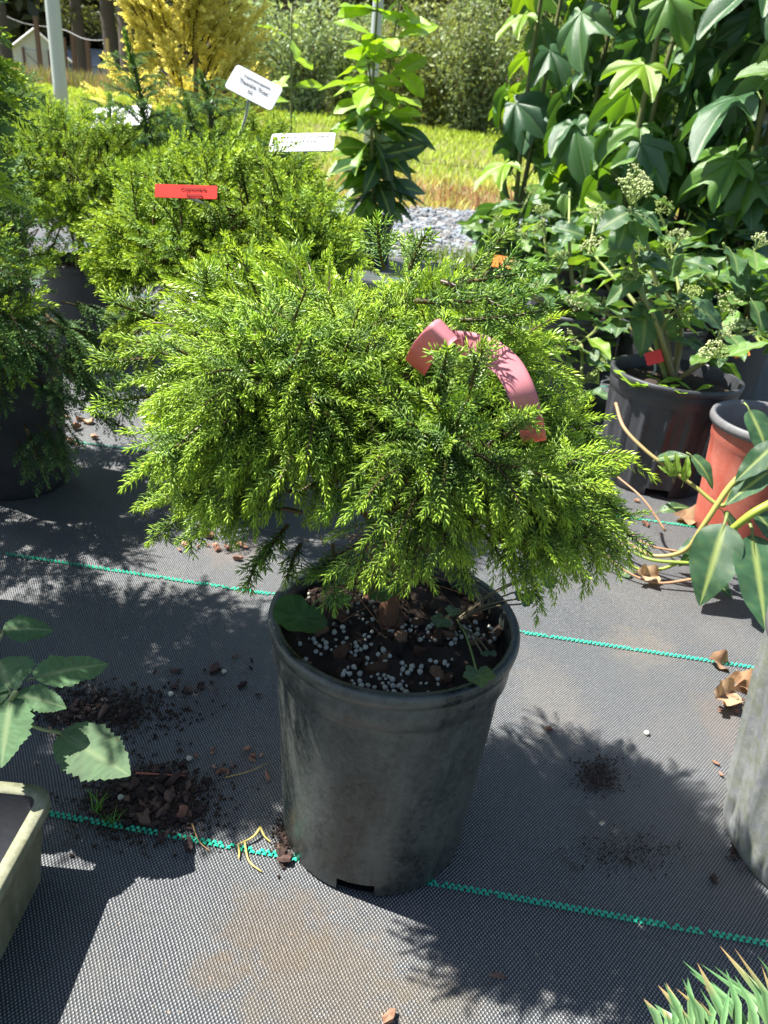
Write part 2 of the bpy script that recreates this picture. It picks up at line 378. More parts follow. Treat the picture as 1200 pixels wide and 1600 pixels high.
# marker threads woven into the cloth: two staggered rows of short green tapes
nv = np.array([math.sin(math.radians(CLOTH_A)), math.cos(math.radians(CLOTH_A))]); tv = np.array([nv[1], -nv[0]])
for k in range(-1, 8):
    cdist = 0.3499 + 0.3056 * k
    mb = MB(); L = 1.5 if k < 3 else 3.0
    n = int(2 * L / 0.0042); t0 = (np.arange(n) - n / 2) * 0.0042
    for row in (0, 1):
        tt = t0 + row * 0.0021; off = cdist + (row - 0.5) * 0.0024
        rr = np.random.default_rng(k * 2 + row + 9)
        keep = rr.random(n) > 0.06
        tt = tt[keep]; m = len(tt); L2 = 0.0029 * (0.85 + 0.3 * rr.random(m)); wv = 0.0011; lift = 0.0016
        for (ua, va, za) in [(-.5, -1, 0)]:
            c = tt[:, None] * tv + off * nv
            corner = lambda a, b: np.concatenate([c + (a * L2)[:, None] * tv * 1 + b * wv * nv, np.zeros((m, 1))], 1)
            A = [corner(a, b) for a in (-.5, 0, .5) for b in (-1, 1)]
            A[2][:, 2] = A[3][:, 2] = lift + .0006; 
            for q in (0, 1, 4, 5): A[q][:, 2] = 0.0010
            V = np.stack(A, 1).reshape(-1, 3); b = np.arange(m)[:, None] * 6
            mb.add(V, [np.concatenate([b + np.array([0, 2, 3, 1]), b + np.array([2, 4, 5, 3])])])
    tag(link('marker_thread', mb.mesh('marker_thread', M_STRIPE), cloth), kind='stuff')

# gravel strip beyond the cloth
def stone_template():
    t = (1 + 5 ** .5) / 2
    V = nrm(np.array([(-1, t, 0), (1, t, 0), (-1, -t, 0), (1, -t, 0), (0, -1, t), (0, 1, t), (0, -1, -t), (0, 1, -t), (t, 0, -1), (t, 0, 1), (-t, 0, -1), (-t, 0, 1)], float))
    F = np.array([(0, 11, 5), (0, 5, 1), (0, 1, 7), (0, 7, 10), (0, 10, 11), (1, 5, 9), (5, 11, 4), (11, 10, 2), (10, 7, 6), (7, 1, 8), (3, 9, 4), (3, 4, 2), (3, 2, 6), (3, 6, 8), (3, 8, 9), (4, 9, 5), (2, 4, 11), (6, 2, 10), (8, 6, 7), (9, 8, 1)])
    return V, F
ICO_V, ICO_F = stone_template()
def scatter_stones(mb, pos, size, cols, rng, flat=0.6):
    n = len(pos)
    S = size[:, None, None] * (0.7 + 0.6 * rng.random((n, 12, 1))) * np.stack([0.8 + 0.5 * rng.random(n), 0.8 + 0.5 * rng.random(n), flat * (0.7 + 0.5 * rng.random(n))], -1)[:, None]
    a = rng.random(n) * 6.28; c, s = np.cos(a), np.sin(a)
    V = ICO_V[None] * S
    V = np.stack([V[..., 0] * c[:, None] - V[..., 1] * s[:, None], V[..., 0] * s[:, None] + V[..., 1] * c[:, None], V[..., 2]], -1) + pos[:, None]
    mb.add(V.reshape(-1, 3), (ICO_F[None] + np.arange(n)[:, None, None] * 12).reshape(-1, 3), np.repeat(cols, 12, 0))
def gravel_far(x): return 4.75 + 0.10 * x + 0.12 * np.sin(x * 2.1)
mb = MB(); sheet(mb, np.linspace(-4, 5, 40), np.linspace(0, 1, 8), lambda X, Y: 0 * X)
V = mb.V[0]; V[:, 1] = 2.9 + (gravel_far(V[:, 0]) - 2.9) * V[:, 1]; V[:, 2] = terrain(V[:, 0], V[:, 1]) + 0.014
gs = mat_plain('gravel_dust', (0.17, 0.17, 0.175), 0.9, 0.2, 0.4, 60)
tag(link('gravel_path', mb.mesh('gravel_path', gs)), kind='structure')
rng = np.random.default_rng(3); n = 9000
x = rng.uniform(-1.6, 2.4, n); y = 2.95 + rng.random(n) * (gravel_far(x) - 2.95 + 0.1 * rng.random(n)); sz = 0.008 + 0.014 * rng.random(n) ** 2
g = rng.uniform(.15, .36, (n, 1)); cols = g * np.array([0.95, 1.0, 1.06]) * (1 + .08 * rng.normal(size=(n, 1)) * np.array([1, 0, -1]))
mb = MB(); scatter_stones(mb, np.stack([x, y, terrain(x, y) + 0.012 + sz * .3], -1), sz, cols, rng)
tag(link('gravel', mb.mesh('gravel', M_STONE, smooth=False)), 'pale blue grey gravel strip between the ground cloth and the meadow', 'gravel', kind='stuff')

def blades(mb, pos, h, w, cols, rng, lean=0.5):
    n = len(pos); a = rng.random(n) * 6.28; d = np.stack([np.cos(a), np.sin(a), 0 * a], -1); b = rng.random(n) * 6.28
    ln = np.stack([np.cos(b), np.sin(b), 0 * b], -1) * (lean * h * rng.random(n))[:, None]
    mid = pos + ln * .35 + UP * (h * .6)[:, None]; tip = pos + ln + UP * h[:, None]
    V = np.stack([pos - d * w[:, None], pos + d * w[:, None], mid + d * w[:, None] * .7, mid - d * w[:, None] * .7, tip], 1).reshape(-1, 3)
    k = np.arange(n)[:, None] * 5
    mb.add(V, [k + np.array([0, 1, 2, 3]), k + np.array([3, 2, 4])], np.repeat(cols, 5, 0))
rng = np.random.default_rng(4); n = 70000
y = 4.7 + 13.5 * rng.random(n) ** 1.3; x = (rng.random(n) - .5) * 1.5 * y - .05 * y
ok = y > gravel_far(x) - .05; x, y = x[ok], y[ok]; n = len(x)
patch = np.sin(x * 1.7 + np.sin(y * 1.1) * 2) * .5 + np.sin(y * 2.3 + x * .6) * .35 + rng.normal(size=n) * .45
dry = np.clip(1.15 - (y - 4.7) / 2.6, 0, 1) + patch * .32 - .12 * smooth(y, 8, 11)
gc = np.where(dry[:, None] > .75, [0.40, 0.22, 0.13], np.where(dry[:, None] > .25, [0.54, 0.52, 0.13], [0.45, 0.60, 0.08])) * rng.uniform(.7, 1.2, (n, 1))
mb = MB(); blades(mb, np.stack([x, y, terrain(x, y) - .005], -1), rng.uniform(.03, .085, n) * (1 + .4 * (y > 12)), rng.uniform(.0025, .006, n) * (y / 6), gc, rng, 1.1)
tag(link('meadow_grass', mb.mesh('meadow_grass', M_GRASS)), 'short sunlit meadow grass turning dry and reddish towards the gravel', 'grass', kind='stuff')
# weeds along the edge of cloth and gravel
n = 700; c = rng.integers(0, 9, n); cx = np.array([.22, .30, .35, .14, .06, .25, -.3, .6, .9])[c]; cy = np.array([2.92, 2.98, 2.95, 3.0, 2.95, 3.0, 3.0, 2.95, 3.0])[c]
mb = MB(); p = np.stack([cx + rng.normal(size=n) * .07, cy + rng.normal(size=n) * .05, np.full(n, .0)], -1)
blades(mb, p, rng.uniform(.02, .07, n), rng.uniform(.0015, .003, n), np.array([.22, .32, .05]) * rng.uniform(.7, 1.3, (n, 1)), rng, .8)
tag(link('edge_weeds', mb.mesh('edge_weeds', M_GRASS)), 'wispy yellow green weeds at the edge of the gravel', 'weeds', kind='stuff')
# tall reddish grasses before the glasshouses
n = 5000; x = rng.uniform(-9.0, -5.2, n); y = rng.uniform(18, 22, n)
mb = MB(); gc = np.where(rng.random((n, 1)) > .45, [.34, .25, .17], [.22, .26, .08]) * rng.uniform(.7, 1.3, (n, 1))
blades(mb, np.stack([x, y, terrain(x, y)], -1), rng.uniform(.15, .5, n), rng.uniform(.008, .016, n), gc, rng, .6)
tag(link('tall_grass', mb.mesh('tall_grass', M_GRASS)), 'tall reddish seeding grass before the white glasshouses', 'grass', kind='stuff')

# ------------------------------------------------------------------ background
def leaf_cloud(mb, n, centers, spread, size, col, rng, darkvar=.35):
    k = rng.integers(0, len(centers), n)
    p = centers[k] + rng.normal(size=(n, 3)) * spread
    a = nrm(rng.normal(size=(n, 3))); b = nrm(np.cross(a, rng.normal(size=(n, 3)))); s = size * rng.uniform(.6, 1.4, n)
    V = np.stack([p - a * s[:, None], p + b * (s * .42)[:, None], p + a * s[:, None], p - b * (s * .42)[:, None]], 1).reshape(-1, 3)
    cl = np.asarray(col) * rng.uniform(1 - darkvar, 1 + darkvar, (n, 1)) * np.array([1, 1, 1])
    mb.add(V, np.arange(n)[:, None] * 4 + np.arange(4), np.repeat(cl, 4, 0))

# woodland mass
rng = np.random.default_rng(11)
mb = MB()
cen = []
for i in range(1300):
    d = rng.uniform(54, 72); a = rng.uniform(-.72, .72); cen.append((d * math.tan(a) * .95, d, .4 + 14 * rng.random() ** .8))
cen = np.array(cen)
leaf_cloud(mb, 90000, cen, np.array([1.7, 1.2, 1.0]), .62, (.075, .085, .036), rng, .6)
tag(link('woodland', mb.mesh('woodland', M_SOFT)), 'dim olive green woodland mass closing the view behind the tree trunks', 'woodland', kind='stuff')

def tree(px, Y, r, h, lab, seed, crown=(.10, .12, .045), low=2.2, tc=(.10, .085, .075)):
    b = PY(px, 170 + .09 * (px - 600), Y); z0 = float(terrain(b[0], Y)) - .05; rr = np.random.default_rng(seed)
    o = thing('pine_tree', (b[0], Y, z0), lab, 'tree', 'tree trunks at the edge of the wood')
    mb = MB(); lean = rr.normal() * .02
    zz = np.linspace(0, h, 12); tube(mb, np.stack([lean * zz + .03 * np.sin(zz * 1.3), .02 * np.cos(zz), zz], -1), r * (1.15 - .75 * zz / h), 10, tc)
    for q in range(7):
        z = rr.uniform(low * .8, h * .9); a = rr.random() * 6.28; ln = rr.uniform(.6, 1.4); pt = np.array([[lean * z, 0, z], [lean * z + math.cos(a) * ln * .5, math.sin(a) * ln * .5, z + .1], [lean * z + math.cos(a) * ln, math.sin(a) * ln, z - .1]])
        tube(mb, pt, [r * .25, r * .15, r * .06], 5, tc)
    link('trunk', mb.mesh('trunk', M_TREEBARK), o)
    mb = MB(); m = 26
    zc = rr.uniform(low, h * 1.02, m); ra = (1 - (zc - low) / (h * 1.15 - low)) * 1.9 * rr.random(m) ** .5; a = rr.random(m) * 6.28
    cs = np.stack([lean * zc + ra * np.cos(a), ra * np.sin(a), zc], -1)
    leaf_cloud(mb, 2600, cs, np.array([.42, .42, .22]), .13, crown, rr, .5)
    link('crown', mb.mesh('crown', M_SOFT), o); return o
for i, (px, Y, r, h, lab) in enumerate([
    (12, 24, .17, 8.0, 'dark bare trunk standing before the glasshouse at the left edge'),
    (178, 32, .25, 9.0, 'thin dark trunk behind the tip of the upright conifer'),
    (205, 36, .42, 9.5, 'stout dark trunk left of the golden conifer top'),
    (338, 30, .33, 9.0, 'wide grey brown trunk just right of the golden conifer top'),
    (352, 38, .34, 9.0, 'shaded trunk close behind the wide grey brown trunk'),
    (385, 33, .30, 9.5, 'dark trunk above the left end of the silvery shrubs'),
    (402, 36, .18, 9.0, 'slim trunk right beside the dark trunk over the silvery shrubs'),
    (446, 30, .22, 9.0, 'dark trunk above the middle of the silvery shrubs'),
    (690, 27, .20, 8.5, 'dark trunk in the shade between the tall shrub and the glossy leaved plants'),
    (520, 40, .3, 10., 'far trunk half hidden behind the tall shrub'),
    (610, 42, .3, 10., 'far trunk right of the tall shrub top'),
    (130, 44, .3, 10., 'far trunk above the long glasshouse'),
    (285, 46, .4, 10., 'far trunk behind the golden conifer top')]):
    tree(px, Y, r, h, lab, 40 + i, low=3.4 if px > 150 else 2.6)

def shrub(px, pyb, Y, rx, hz, lab, seed, col=(.20, .27, .13)):
    b = PY(px, pyb, Y); rr = np.random.default_rng(seed); z0 = float(terrain(b[0], Y)) - .03
    o = thing('leafy_shrub', (b[0], Y, z0), lab, 'shrub', 'shrubs along the far side of the meadow')
    mb = MB(); cs = []
    for q in range(34):
        a = rr.random() * 6.28; t = rr.random() ** .6; top = np.array([math.cos(a) * rx * t, math.sin(a) * rx * t * .7, hz * (.55 + .5 * rr.random()) * (1 - .35 * t)])
        pts = spline([(0, 0, 0), top * .45 + np.array([0, 0, .1]), top], 4); tube(mb, pts, np.linspace(.025, .006, len(pts)), 4, (.16, .13, .09))
        for s in np.linspace(.15, 1.0, 6): cs.append(pts[min(int(s * (len(pts) - 1)), len(pts) - 1)])
    link('stems', mb.mesh('stems', M_TREEBARK), o)
    mb = MB(); leaf_cloud(mb, 9000, np.array(cs), np.array([.13, .13, .13]), .045, np.array(col) * 1.35, rr, .45)
    link('foliage', mb.mesh('foliage', M_SOFT), o); return o
shrub(405, 178, 15.5, .95, 1.9, 'silvery green shrub beside the golden conifer at the meadow edge', 1, (.22, .29, .15))
shrub(470, 182, 14.8, 1.1, 2.25, 'tallest silvery green shrub behind the white name sign', 2, (.23, .30, .16))
shrub(545, 186, 16, 1.0, 1.9, 'silvery shrub partly hidden behind the tall bright shrub', 3, (.21, .28, .13))
shrub(660, 190, 15.0, 1.0, 2.0, 'yellow green shrub at the meadow edge right of the tall bright shrub', 4, (.24, .28, .09))
shrub(735, 190, 14.5, 1.2, 2.3, 'grey green shrub at the meadow edge beside the glossy plants', 5, (.17, .22, .10))
shrub(600, 188, 18, 1.3, 2.4, 'dark green shrub deep behind the tall bright shrub', 6, (.11, .15, .055))
shrub(700, 188, 19, 1.5, 3.0, 'big dull green shrub behind the meadow edge shrubs', 7, (.13, .16, .075))
shrub(800, 195, 16, 1.4, 2.6, 'green shrub glimpsed through the glossy plants', 8, (.14, .2, .06))
shrub(900, 205, 16, 1.6, 2.8, 'mid green shrub behind the middle of the glossy plants', 12, (.14, .2, .06))
shrub(1040, 215, 17, 1.8, 3.0, 'mid green shrub behind the right of the glossy plants', 13, (.12, .18, .06))
shrub(1160, 225, 17, 1.8, 3.0, 'mid green shrub behind the glossy plants at the right edge', 14, (.12, .18, .06))

# glasshouses
def glasshouse():
    Y = 46; b = PY(62, 133, Y); x0, z0 = b[0], float(terrain(b[0], Y))
    o = thing('glasshouse', (x0, Y, z0), 'white gabled glasshouse with grey roof at the left edge', 'greenhouse')
    wv, hw, hr, D = 1.55, 1.35, 2.55, 8.0
    th = math.radians(24); Rz = Matrix.Rotation(th, 4, 'Z')
    def put(name, mb, m, par=o): x = link(name, mb.mesh(name, m, smooth=False), par, mat4=Rz if par is o else None); return x
    mb = MB(); V = np.array([(-wv, 0, 0), (wv, 0, 0), (wv, 0, hw), (0, 0, hr), (-wv, 0, hw)]); V2 = V + np.array([0, D, 0])
    mb.add(np.vstack([V, V2]), [np.array([[0, 1, 2, 3, 4]]), np.array([[9, 8, 7, 6, 5]]), np.array([[1, 6, 7, 2], [0, 4, 9, 5]])], (.62, .66, .68)); put('wall', mb, M_WALLW)
    mb = MB()
    for s in (-1, 1):
        P = np.array([(0, -.15, hr + .06), (s * (wv + .15), -.15, hw - .08), (s * (wv + .15), D, hw - .08), (0, D, hr + .06)])
        mb.add(np.vstack([P, P + np.array([0, 0, .06])]), np.array([[0, 1, 2, 3], [4, 7, 6, 5], [0, 4, 5, 1], [1, 5, 6, 2], [2, 6, 7, 3], [3, 7, 4, 0]]), (.26, .28, .31))
    put('roof', mb, M_WALLW)
    for s in (-1, 1):
        mb = MB(); tube(mb, [(0, -.2, hr + .08), (s * (wv + .16), -.2, hw - .06)], .06, 4, (.75, .75, .75)); put('barge_board', mb, M_WALLW)
    for i, x in enumerate((-.62, .62)):
        mb = MB(); boxm(mb, (x - .06, -.1, 0), (x + .06, -.02, 1.75), (.17, .10, .08)); put('door_post', mb, M_WALLW)
    mb = MB(); boxm(mb, (-.55, -.06, .45), (.55, -.015, 1.65), (.55, .57, .58)); dp = put('door', mb, M_WALLW)
    mb = MB(); boxm(mb, (-.55, -.09, 0), (.55, -.02, .43), (.33, .25, .17)); put('door_panel', mb, M_WALLW)
    mb = MB(); tube(mb, [(-.5, -.08, 1.5), (.5, -.08, .6)], .02, 4, (.3, .3, .3)); put('brace', mb, M_WALLW)
glasshouse()
def long_house():
    Y = 52; a = PY(92, 128, Y); b = PY(205, 138, Y); z0 = float(terrain(a[0], Y))
    o = thing('low_glasshouse', (a[0], Y, z0), 'long low white glasshouse with dark posts behind the grey pole', 'greenhouse'); L = b[0] - a[0] + 2.5
    mb = MB(); boxm(mb, (0, 0, 0), (L, 4, 1.25), (.55, .58, .60)); link('wall', mb.mesh('wall', M_WALLW, False), o)
    mb = MB(); P = np.array([(-.1, -.1, 1.25), (L, -.1, 1.25), (L, 2, 2.3), (-.1, 2, 2.3)]); P2 = np.array([(-.1, 4.1, 1.25), (L, 4.1, 1.25), (L, 2, 2.3), (-.1, 2, 2.3)])
    mb.add(np.vstack([P, P2]), np.array([[0, 1, 2, 3], [5, 4, 7, 6]]), (.30, .33, .36)); link('roof', mb.mesh('roof', M_WALLW, False), o)
    for k in range(6):
        mb = MB(); boxm(mb, (k * L / 6 + .2, -.08, 0), (k * L / 6 + .32, -.01, 1.25), (.3, .28, .27)); link('frame_bar', mb.mesh('frame_bar', M_WALLW, False), o)
    for k in range(1, 9):
        mb = MB(); z = 1.25 + 1.05 * k / 9; tube(mb, [(-.1, -.1 + 2.1 * k / 9, z + .03), (L, -.1 + 2.1 * k / 9, z + .03)], .02, 4, (.6, .6, .62)); link('roof_bar', mb.mesh('roof_bar', M_WALLW, False), o)
long_house()
for px, pt, Y, lab in [(68, 28, 38, 'tall rusty brown post between glasshouse and grey pole'), (107, 60, 40, 'brown post before the long glasshouse, nearest the grey pole'),
                   (121, 50, 40, 'brown post before the long glasshouse, second from the grey pole'), (143, 60, 40, 'brown post before the long glasshouse, third from the grey pole'),
                   (173, 60, 30, 'pale timber post beside the tip of the upright conifer')]:
    b = PY(px, 150, Y); t = PY(px - 6, pt, Y); z0 = float(terrain(b[0], Y)) - .1; o = thing('timber_post', (b[0], Y, z0), lab, 'post', 'posts by the glasshouses')
    mb = MB(); w = .08 if px != 173 else .05
    boxm(mb, (-w, -w, 0), (w, w, t[2] - z0), (.16, .10, .08) if px != 173 else (.5, .36, .18)); boxm(mb, (-w * 1.15, -w * 1.15, t[2] - z0), (w * 1.15, w * 1.15, t[2] - z0 + .05), (.12, .1, .09))
    link('post_shaft', mb.mesh('post_shaft', M_WALLW, False), o)
mb = MB(); a = PY(-30, 5, 40); b = PY(95, 45, 40); c = PY(180, 62, 34)
w0 = np.array(a); tube(mb, spline([a - w0, (a + b) / 2 - w0 - UP * .25, b - w0, (b + c) / 2 - w0 - UP * .2, c - w0], 6), .015, 4, (.35, .35, .37))
tag(link('overhead_wire', mb.mesh('overhead_wire', M_METAL), loc=tuple(w0)), 'sagging overhead wire between the posts near the glasshouse', 'wire')
def pole(px, py, Y, r, hz, lab):
    b = PY(px, py, Y); z0 = float(terrain(b[0], Y)) - .03; o = thing('metal_pole', (b[0], Y, z0), lab, 'pole', 'galvanised poles in the meadow')
    mb = MB(); tube(mb, [(0, 0, 0), (0, 0, .06)], r * 1.6, 20, (.34, .37, .36)); link('collar', mb.mesh('collar', M_METAL), o)
    mb = MB(); zz = np.linspace(0.0, hz, 8); tube(mb, np.stack([0 * zz, 0 * zz, zz], -1), r, 24, (.40, .45, .44)); link('shaft', mb.mesh('shaft', M_METAL), o)
pole(97, 168, 7.0, .055, 3.2, 'thick grey green metal pole at the upper left')
pole(578, 190, 8.5, .05, 3.2, 'pale metal pole behind the tall bright shrub')

# ------------------------------------------------------------------ conifer foliage
OLD = np.array([.055, .140, .045]); MID = np.array([.15, .33, .034]); NEW = np.array([.43, .63, .048])
def needles(mb, pts, spacing, nl, nw, rng, cold, cnew, hi=True, s0=0.0, ang=(62, 26), sag=0.0):
    pts = np.asarray(pts, float); seg = np.linalg.norm(np.diff(pts, axis=0), axis=1); cum = np.concatenate([[0], np.cumsum(seg)]); L = cum[-1]
    n = max(6, int(L * (1 - s0) / spacing)); s = s0 + (1 - s0) * (np.arange(n) + rng.random(n) * .6) / n; s = np.clip(s, 0, .999)
    P = np.stack([np.interp(s * L, cum, pts[:, k]) for k in range(3)], -1)
    T = nrm(np.stack([np.interp(s * L, cum, np.gradient(pts[:, k])) for k in range(3)], -1))
    ref = nrm(np.array([.3, .5, .81]) + rng.normal(size=3) * .3); A = nrm(np.cross(T, ref)); B = np.cross(T, A)
    ph = np.arange(n) * (4 * math.pi / 5 + .012) + rng.random() * 6.28 + rng.normal(size=n) * .12
    rad = np.cos(ph)[:, None] * A + np.sin(ph)[:, None] * B
    e = np.clip((s - .55) / .45, 0, 1); al = np.radians(ang[0] + (ang[1] - ang[0]) * e ** 1.5 + rng.normal(size=n) * 6)
    l = nl * (1 - .45 * e ** 3) * rng.uniform(.8, 1.15, n) * np.clip(.7 + 2 * s, 0, 1)
    d1 = nrm(np.cos(al)[:, None] * T + np.sin(al)[:, None] * rad + UP * sag)
    d2 = nrm(d1 * .75 + T * .55)
    Wv = nrm(np.cross(d1, rad + 1e-4)); Tv = np.cross(Wv, d1)
    m1 = P + d1 * (l * .5)[:, None]; tip = m1 + d2 * (l * .5)[:, None]
    f = np.clip((s - .1) / .9, 0, 1) ** 1.2
    cb = cold + (cnew - cold) * (f * .75)[:, None]; ct = cold + (cnew - cold) * np.clip(f * 1.0 + .18, 0, 1)[:, None]
    w = nw * .5
    if hi:
        V = np.stack([P + Wv * w * .8, P - Wv * w * .8, P + Tv * w * .8, m1 + Wv * w, m1 - Wv * w, m1 + Tv * w, tip], 1)
        C = np.stack([cb, cb, cb, ct, ct, ct, ct * 1.12], 1); k = np.arange(n)[:, None] * 7
        F = [np.concatenate([k + np.array(q) for q in ([0, 1, 4, 3], [1, 2, 5, 4], [2, 0, 3, 5])]), np.concatenate([k + np.array(q) for q in ([3, 4, 6], [4, 5, 6], [5, 3, 6])])]
    else:
        V = np.stack([P, m1 + Wv * w * 1.2, tip, m1 - Wv * w * 1.2], 1); C = np.stack([cb, ct, ct * 1.1, ct], 1); k = np.arange(n)[:, None] * 4; F = [k + np.array([0, 1, 2, 3])]
    mb.add(V.reshape(-1, 3), F, C.reshape(-1, 3))
def axis(p, d, L, n, droop, rng, wob=.12):
    pts = [np.asarray(p, float)]; d = nrm(d)
    for i in range(n):
        d = nrm(d + np.array([0, 0, -droop / n]) + rng.normal(size=3) * wob / n ** .5); pts.append(pts[-1] + d * L / n)
    return np.array(pts)
def spray(mb, p, d, L, rng, ns=7, hi=True, vig=1.0, droop=.8, nl=.0052, nw=.0011, sp=.00062, old=OLD, new=NEW, mid=MID, side_len=.46, s0=.2):
    ax = axis(p, d, L, 7, droop, rng)
    tube(mb, ax[:-1], np.linspace(.0011, .0005, len(ax) - 1) * (nl / .0052), 4, (.12, .09, .04), cap=False)
    cn = mid + (new - mid) * vig
    needles(mb, ax, sp, nl, nw, rng, old, cn, hi, s0)
    T = nrm(np.gradient(ax, axis=0)); s_ = 1
    lat = nrm(np.cross(T[2], UP + rng.normal(size=3) * .25))
    for j in range(ns):
        s = .18 + .68 * (j + rng.random() * .5) / ns; i = min(int(s * 7), 6); pos = ax[i] + (ax[i + 1] - ax[i]) * (s * 7 - i); s_ = -s_
        dd = T[i] * rng.uniform(.55, .85) + lat * s_ * rng.uniform(.45, .8) + UP * rng.normal() * .22 + np.cross(T[i], lat) * rng.normal() * .25
        sh = axis(pos, dd, L * side_len * (1.1 - .65 * s) * rng.uniform(.7, 1.2), 5, droop * .7, rng)
        needles(mb, sh, sp, nl * .95, nw, rng, old, mid + (new - mid) * vig * rng.uniform(.75, 1.1), hi)

def dome_points(lobes, n, rng, zmin=-.45):
    out = []
    tot = np.array([r[0] * r[1] + r[0] * r[2] + r[1] * r[2] for _, r in lobes])
    while len(out) < n:
        i = rng.choice(len(lobes), p=tot / tot.sum()); c, r = np.array(lobes[i][0]), np.array(lobes[i][1]); u = nrm(rng.normal(size=3))
        if u[2] < zmin: continue
        q = c + u * r
        if any(((q - np.array(c2)) / np.array(r2) @ ((q - np.array(c2)) / np.array(r2))) < .80 for k, (c2, r2) in enumerate(lobes) if k != i): continue
        out.append((q, nrm(u / r)))
    return out

# spray library shared by the conifers in the background
def spray_lib(n, seed, mat, old, mid, new, nl=.0055, nw=.0016, L=.07, sp=.0011, droop=.7, ns=7):
    out = []
    for i in range(n):
        rr = np.random.default_rng(seed + i); mb = MB()
        spray(mb, (0, 0, 0), (1, 0, .25), L * rr.uniform(.85, 1.15), rr, ns, False, rr.uniform(.4, 1.0), droop, nl, nw, sp, old, new, mid)
        out.append(mb.mesh('spray', mat))
    return out
LIB_G = spray_lib(10, 100, M_NEEDLE_BG, np.array([.06, .14, .035]), np.array([.18, .33, .04]), np.array([.43, .58, .06]), nl=.0062, nw=.0016, sp=.0010, ns=8)
LIB_D = spray_lib(6, 200, M_NEEDLE_BG, np.array([.03, .085, .045]), np.array([.08, .18, .075]), np.array([.22, .36, .12]), nl=.0065, nw=.0014, sp=.0009, ns=8)
LIB_Y = spray_lib(8, 300, M_GOLD, np.array([.66, .62, .13]), np.array([.84, .77, .22]), np.array([.94, .90, .36]), nl=.010, nw=.0036, L=.13, sp=.0015, droop=.3, ns=11)

# ------------------------------------------------------------------ pots
def pot_mesh(rt, rb, H, mat, style='plain', n=96, lip=.0045, band=.028):
    mb = MB(); w = .0022
    def R(z): return rb + (rt - lip - rb) * z / H
    z1 = H - band
    prof = [(R(0) - .004, 0.0), (R(0) - .001, .0008), (R(0), .003), (R(.013), .013), (R(.02), .02)] + [(R(z), z) for z in np.linspace(.03, z1 - .004, 8)]
    prof += [(R(z1) + .0001, z1 - .001), (R(z1) + .0030, z1 + .0016), (R(H - .012) + .0028, H - .0115), (R(H) + .0014, H - .0098), (rt - .0008, H - .0090), (rt, H - .0045), (rt - .0004, H - .001), (rt - .002, H), (rt - lip - w + .001, H - .0004), (rt - lip - w, H - .002)]
    prof += [(R(z) - w, z) for z in (z1, H * .6, H * .3, .02, .013, .003)]
    rf = None
    if style == 'ribbed':
        def rf(th, z):
            on = smooth(z, .004, .02) * (1 - smooth(z, z1 - .012, z1 - .004)); s = np.clip((np.cos(th * 17) - .45) / .3, 0, 1)
            return 1 + .052 * on * s - .026 * on
    def skip(i, j):
        a = (j + .5) / n * 360; hit = np.zeros(a.shape, bool)
        for c in (262, 22, 142): hit |= np.abs((a - c + 180) % 360 - 180) < 12.5
        nP = len(prof)
        return hit & ((i <= 2) | (i >= nP - 3))
    lathe(mb, prof, n, (1, 1, 1), rf, skip)
    return mb.mesh('pot_wall', mat)
def soil_mesh(r, z, seed, amp=.003):
    rr = np.random.default_rng(seed); mb = MB(); rings = 14; n = 48; V = [(0, 0, z + .004)]
    for k in range(1, rings + 1):
        for j in range(n):
            a = 6.2832 * j / n; q = r * k / rings; V.append((q * math.cos(a), q * math.sin(a), z + .004 * (1 - (k / rings) ** 2) + amp * rr.normal() * .5))
    F3 = [(0, 1 + j, 1 + (j + 1) % n) for j in range(n)]; F4 = [(1 + (k - 1) * n + j, 1 + k * n + j, 1 + k * n + (j + 1) % n, 1 + (k - 1) * n + (j + 1) % n) for k in range(1, rings) for j in range(n)]
    mb.add(V, [np.array(F3), np.array(F4)]); return mb.mesh('potting_soil', M_SOIL)

# the main pot
PC = np.array([.0129, .3951, 0.0]); PRT, PRB, PH = .0777, .0640, .1789
pot = thing('nursery_pot', PC, 'dusty dark green nursery pot in the middle holding the bright conifer', 'pot', 'nursery pots')
link('pot_wall', pot_mesh(PRT, PRB, PH, M_POT), pot)
mb = MB(); lathe(mb, [(0.0005, .0025), (PRB - .003, .0025)], 48); link('pot_floor', mb.mesh('pot_floor', M_DARK), pot)
SOILZ = PH - .014
link('potting_soil', soil_mesh(PRT - .0072, SOILZ, 5), pot)

M_1GAL = pot_mesh(.0775, .064, .175, M_POTBLACK); SOIL1 = soil_mesh(.0705, .158, 6)
def black_pot(x, y, lab, mesh=M_1GAL, soil=SOIL1, name='nursery_pot', s=1.0, rot=0.0):
    o = thing(name, (x, y, 0.0), lab, 'pot', 'nursery pots'); o.rotation_euler[2] = rot; o.scale = (s,) * 3
    link('pot_wall', mesh, o); link('potting_soil', soil, o); return o

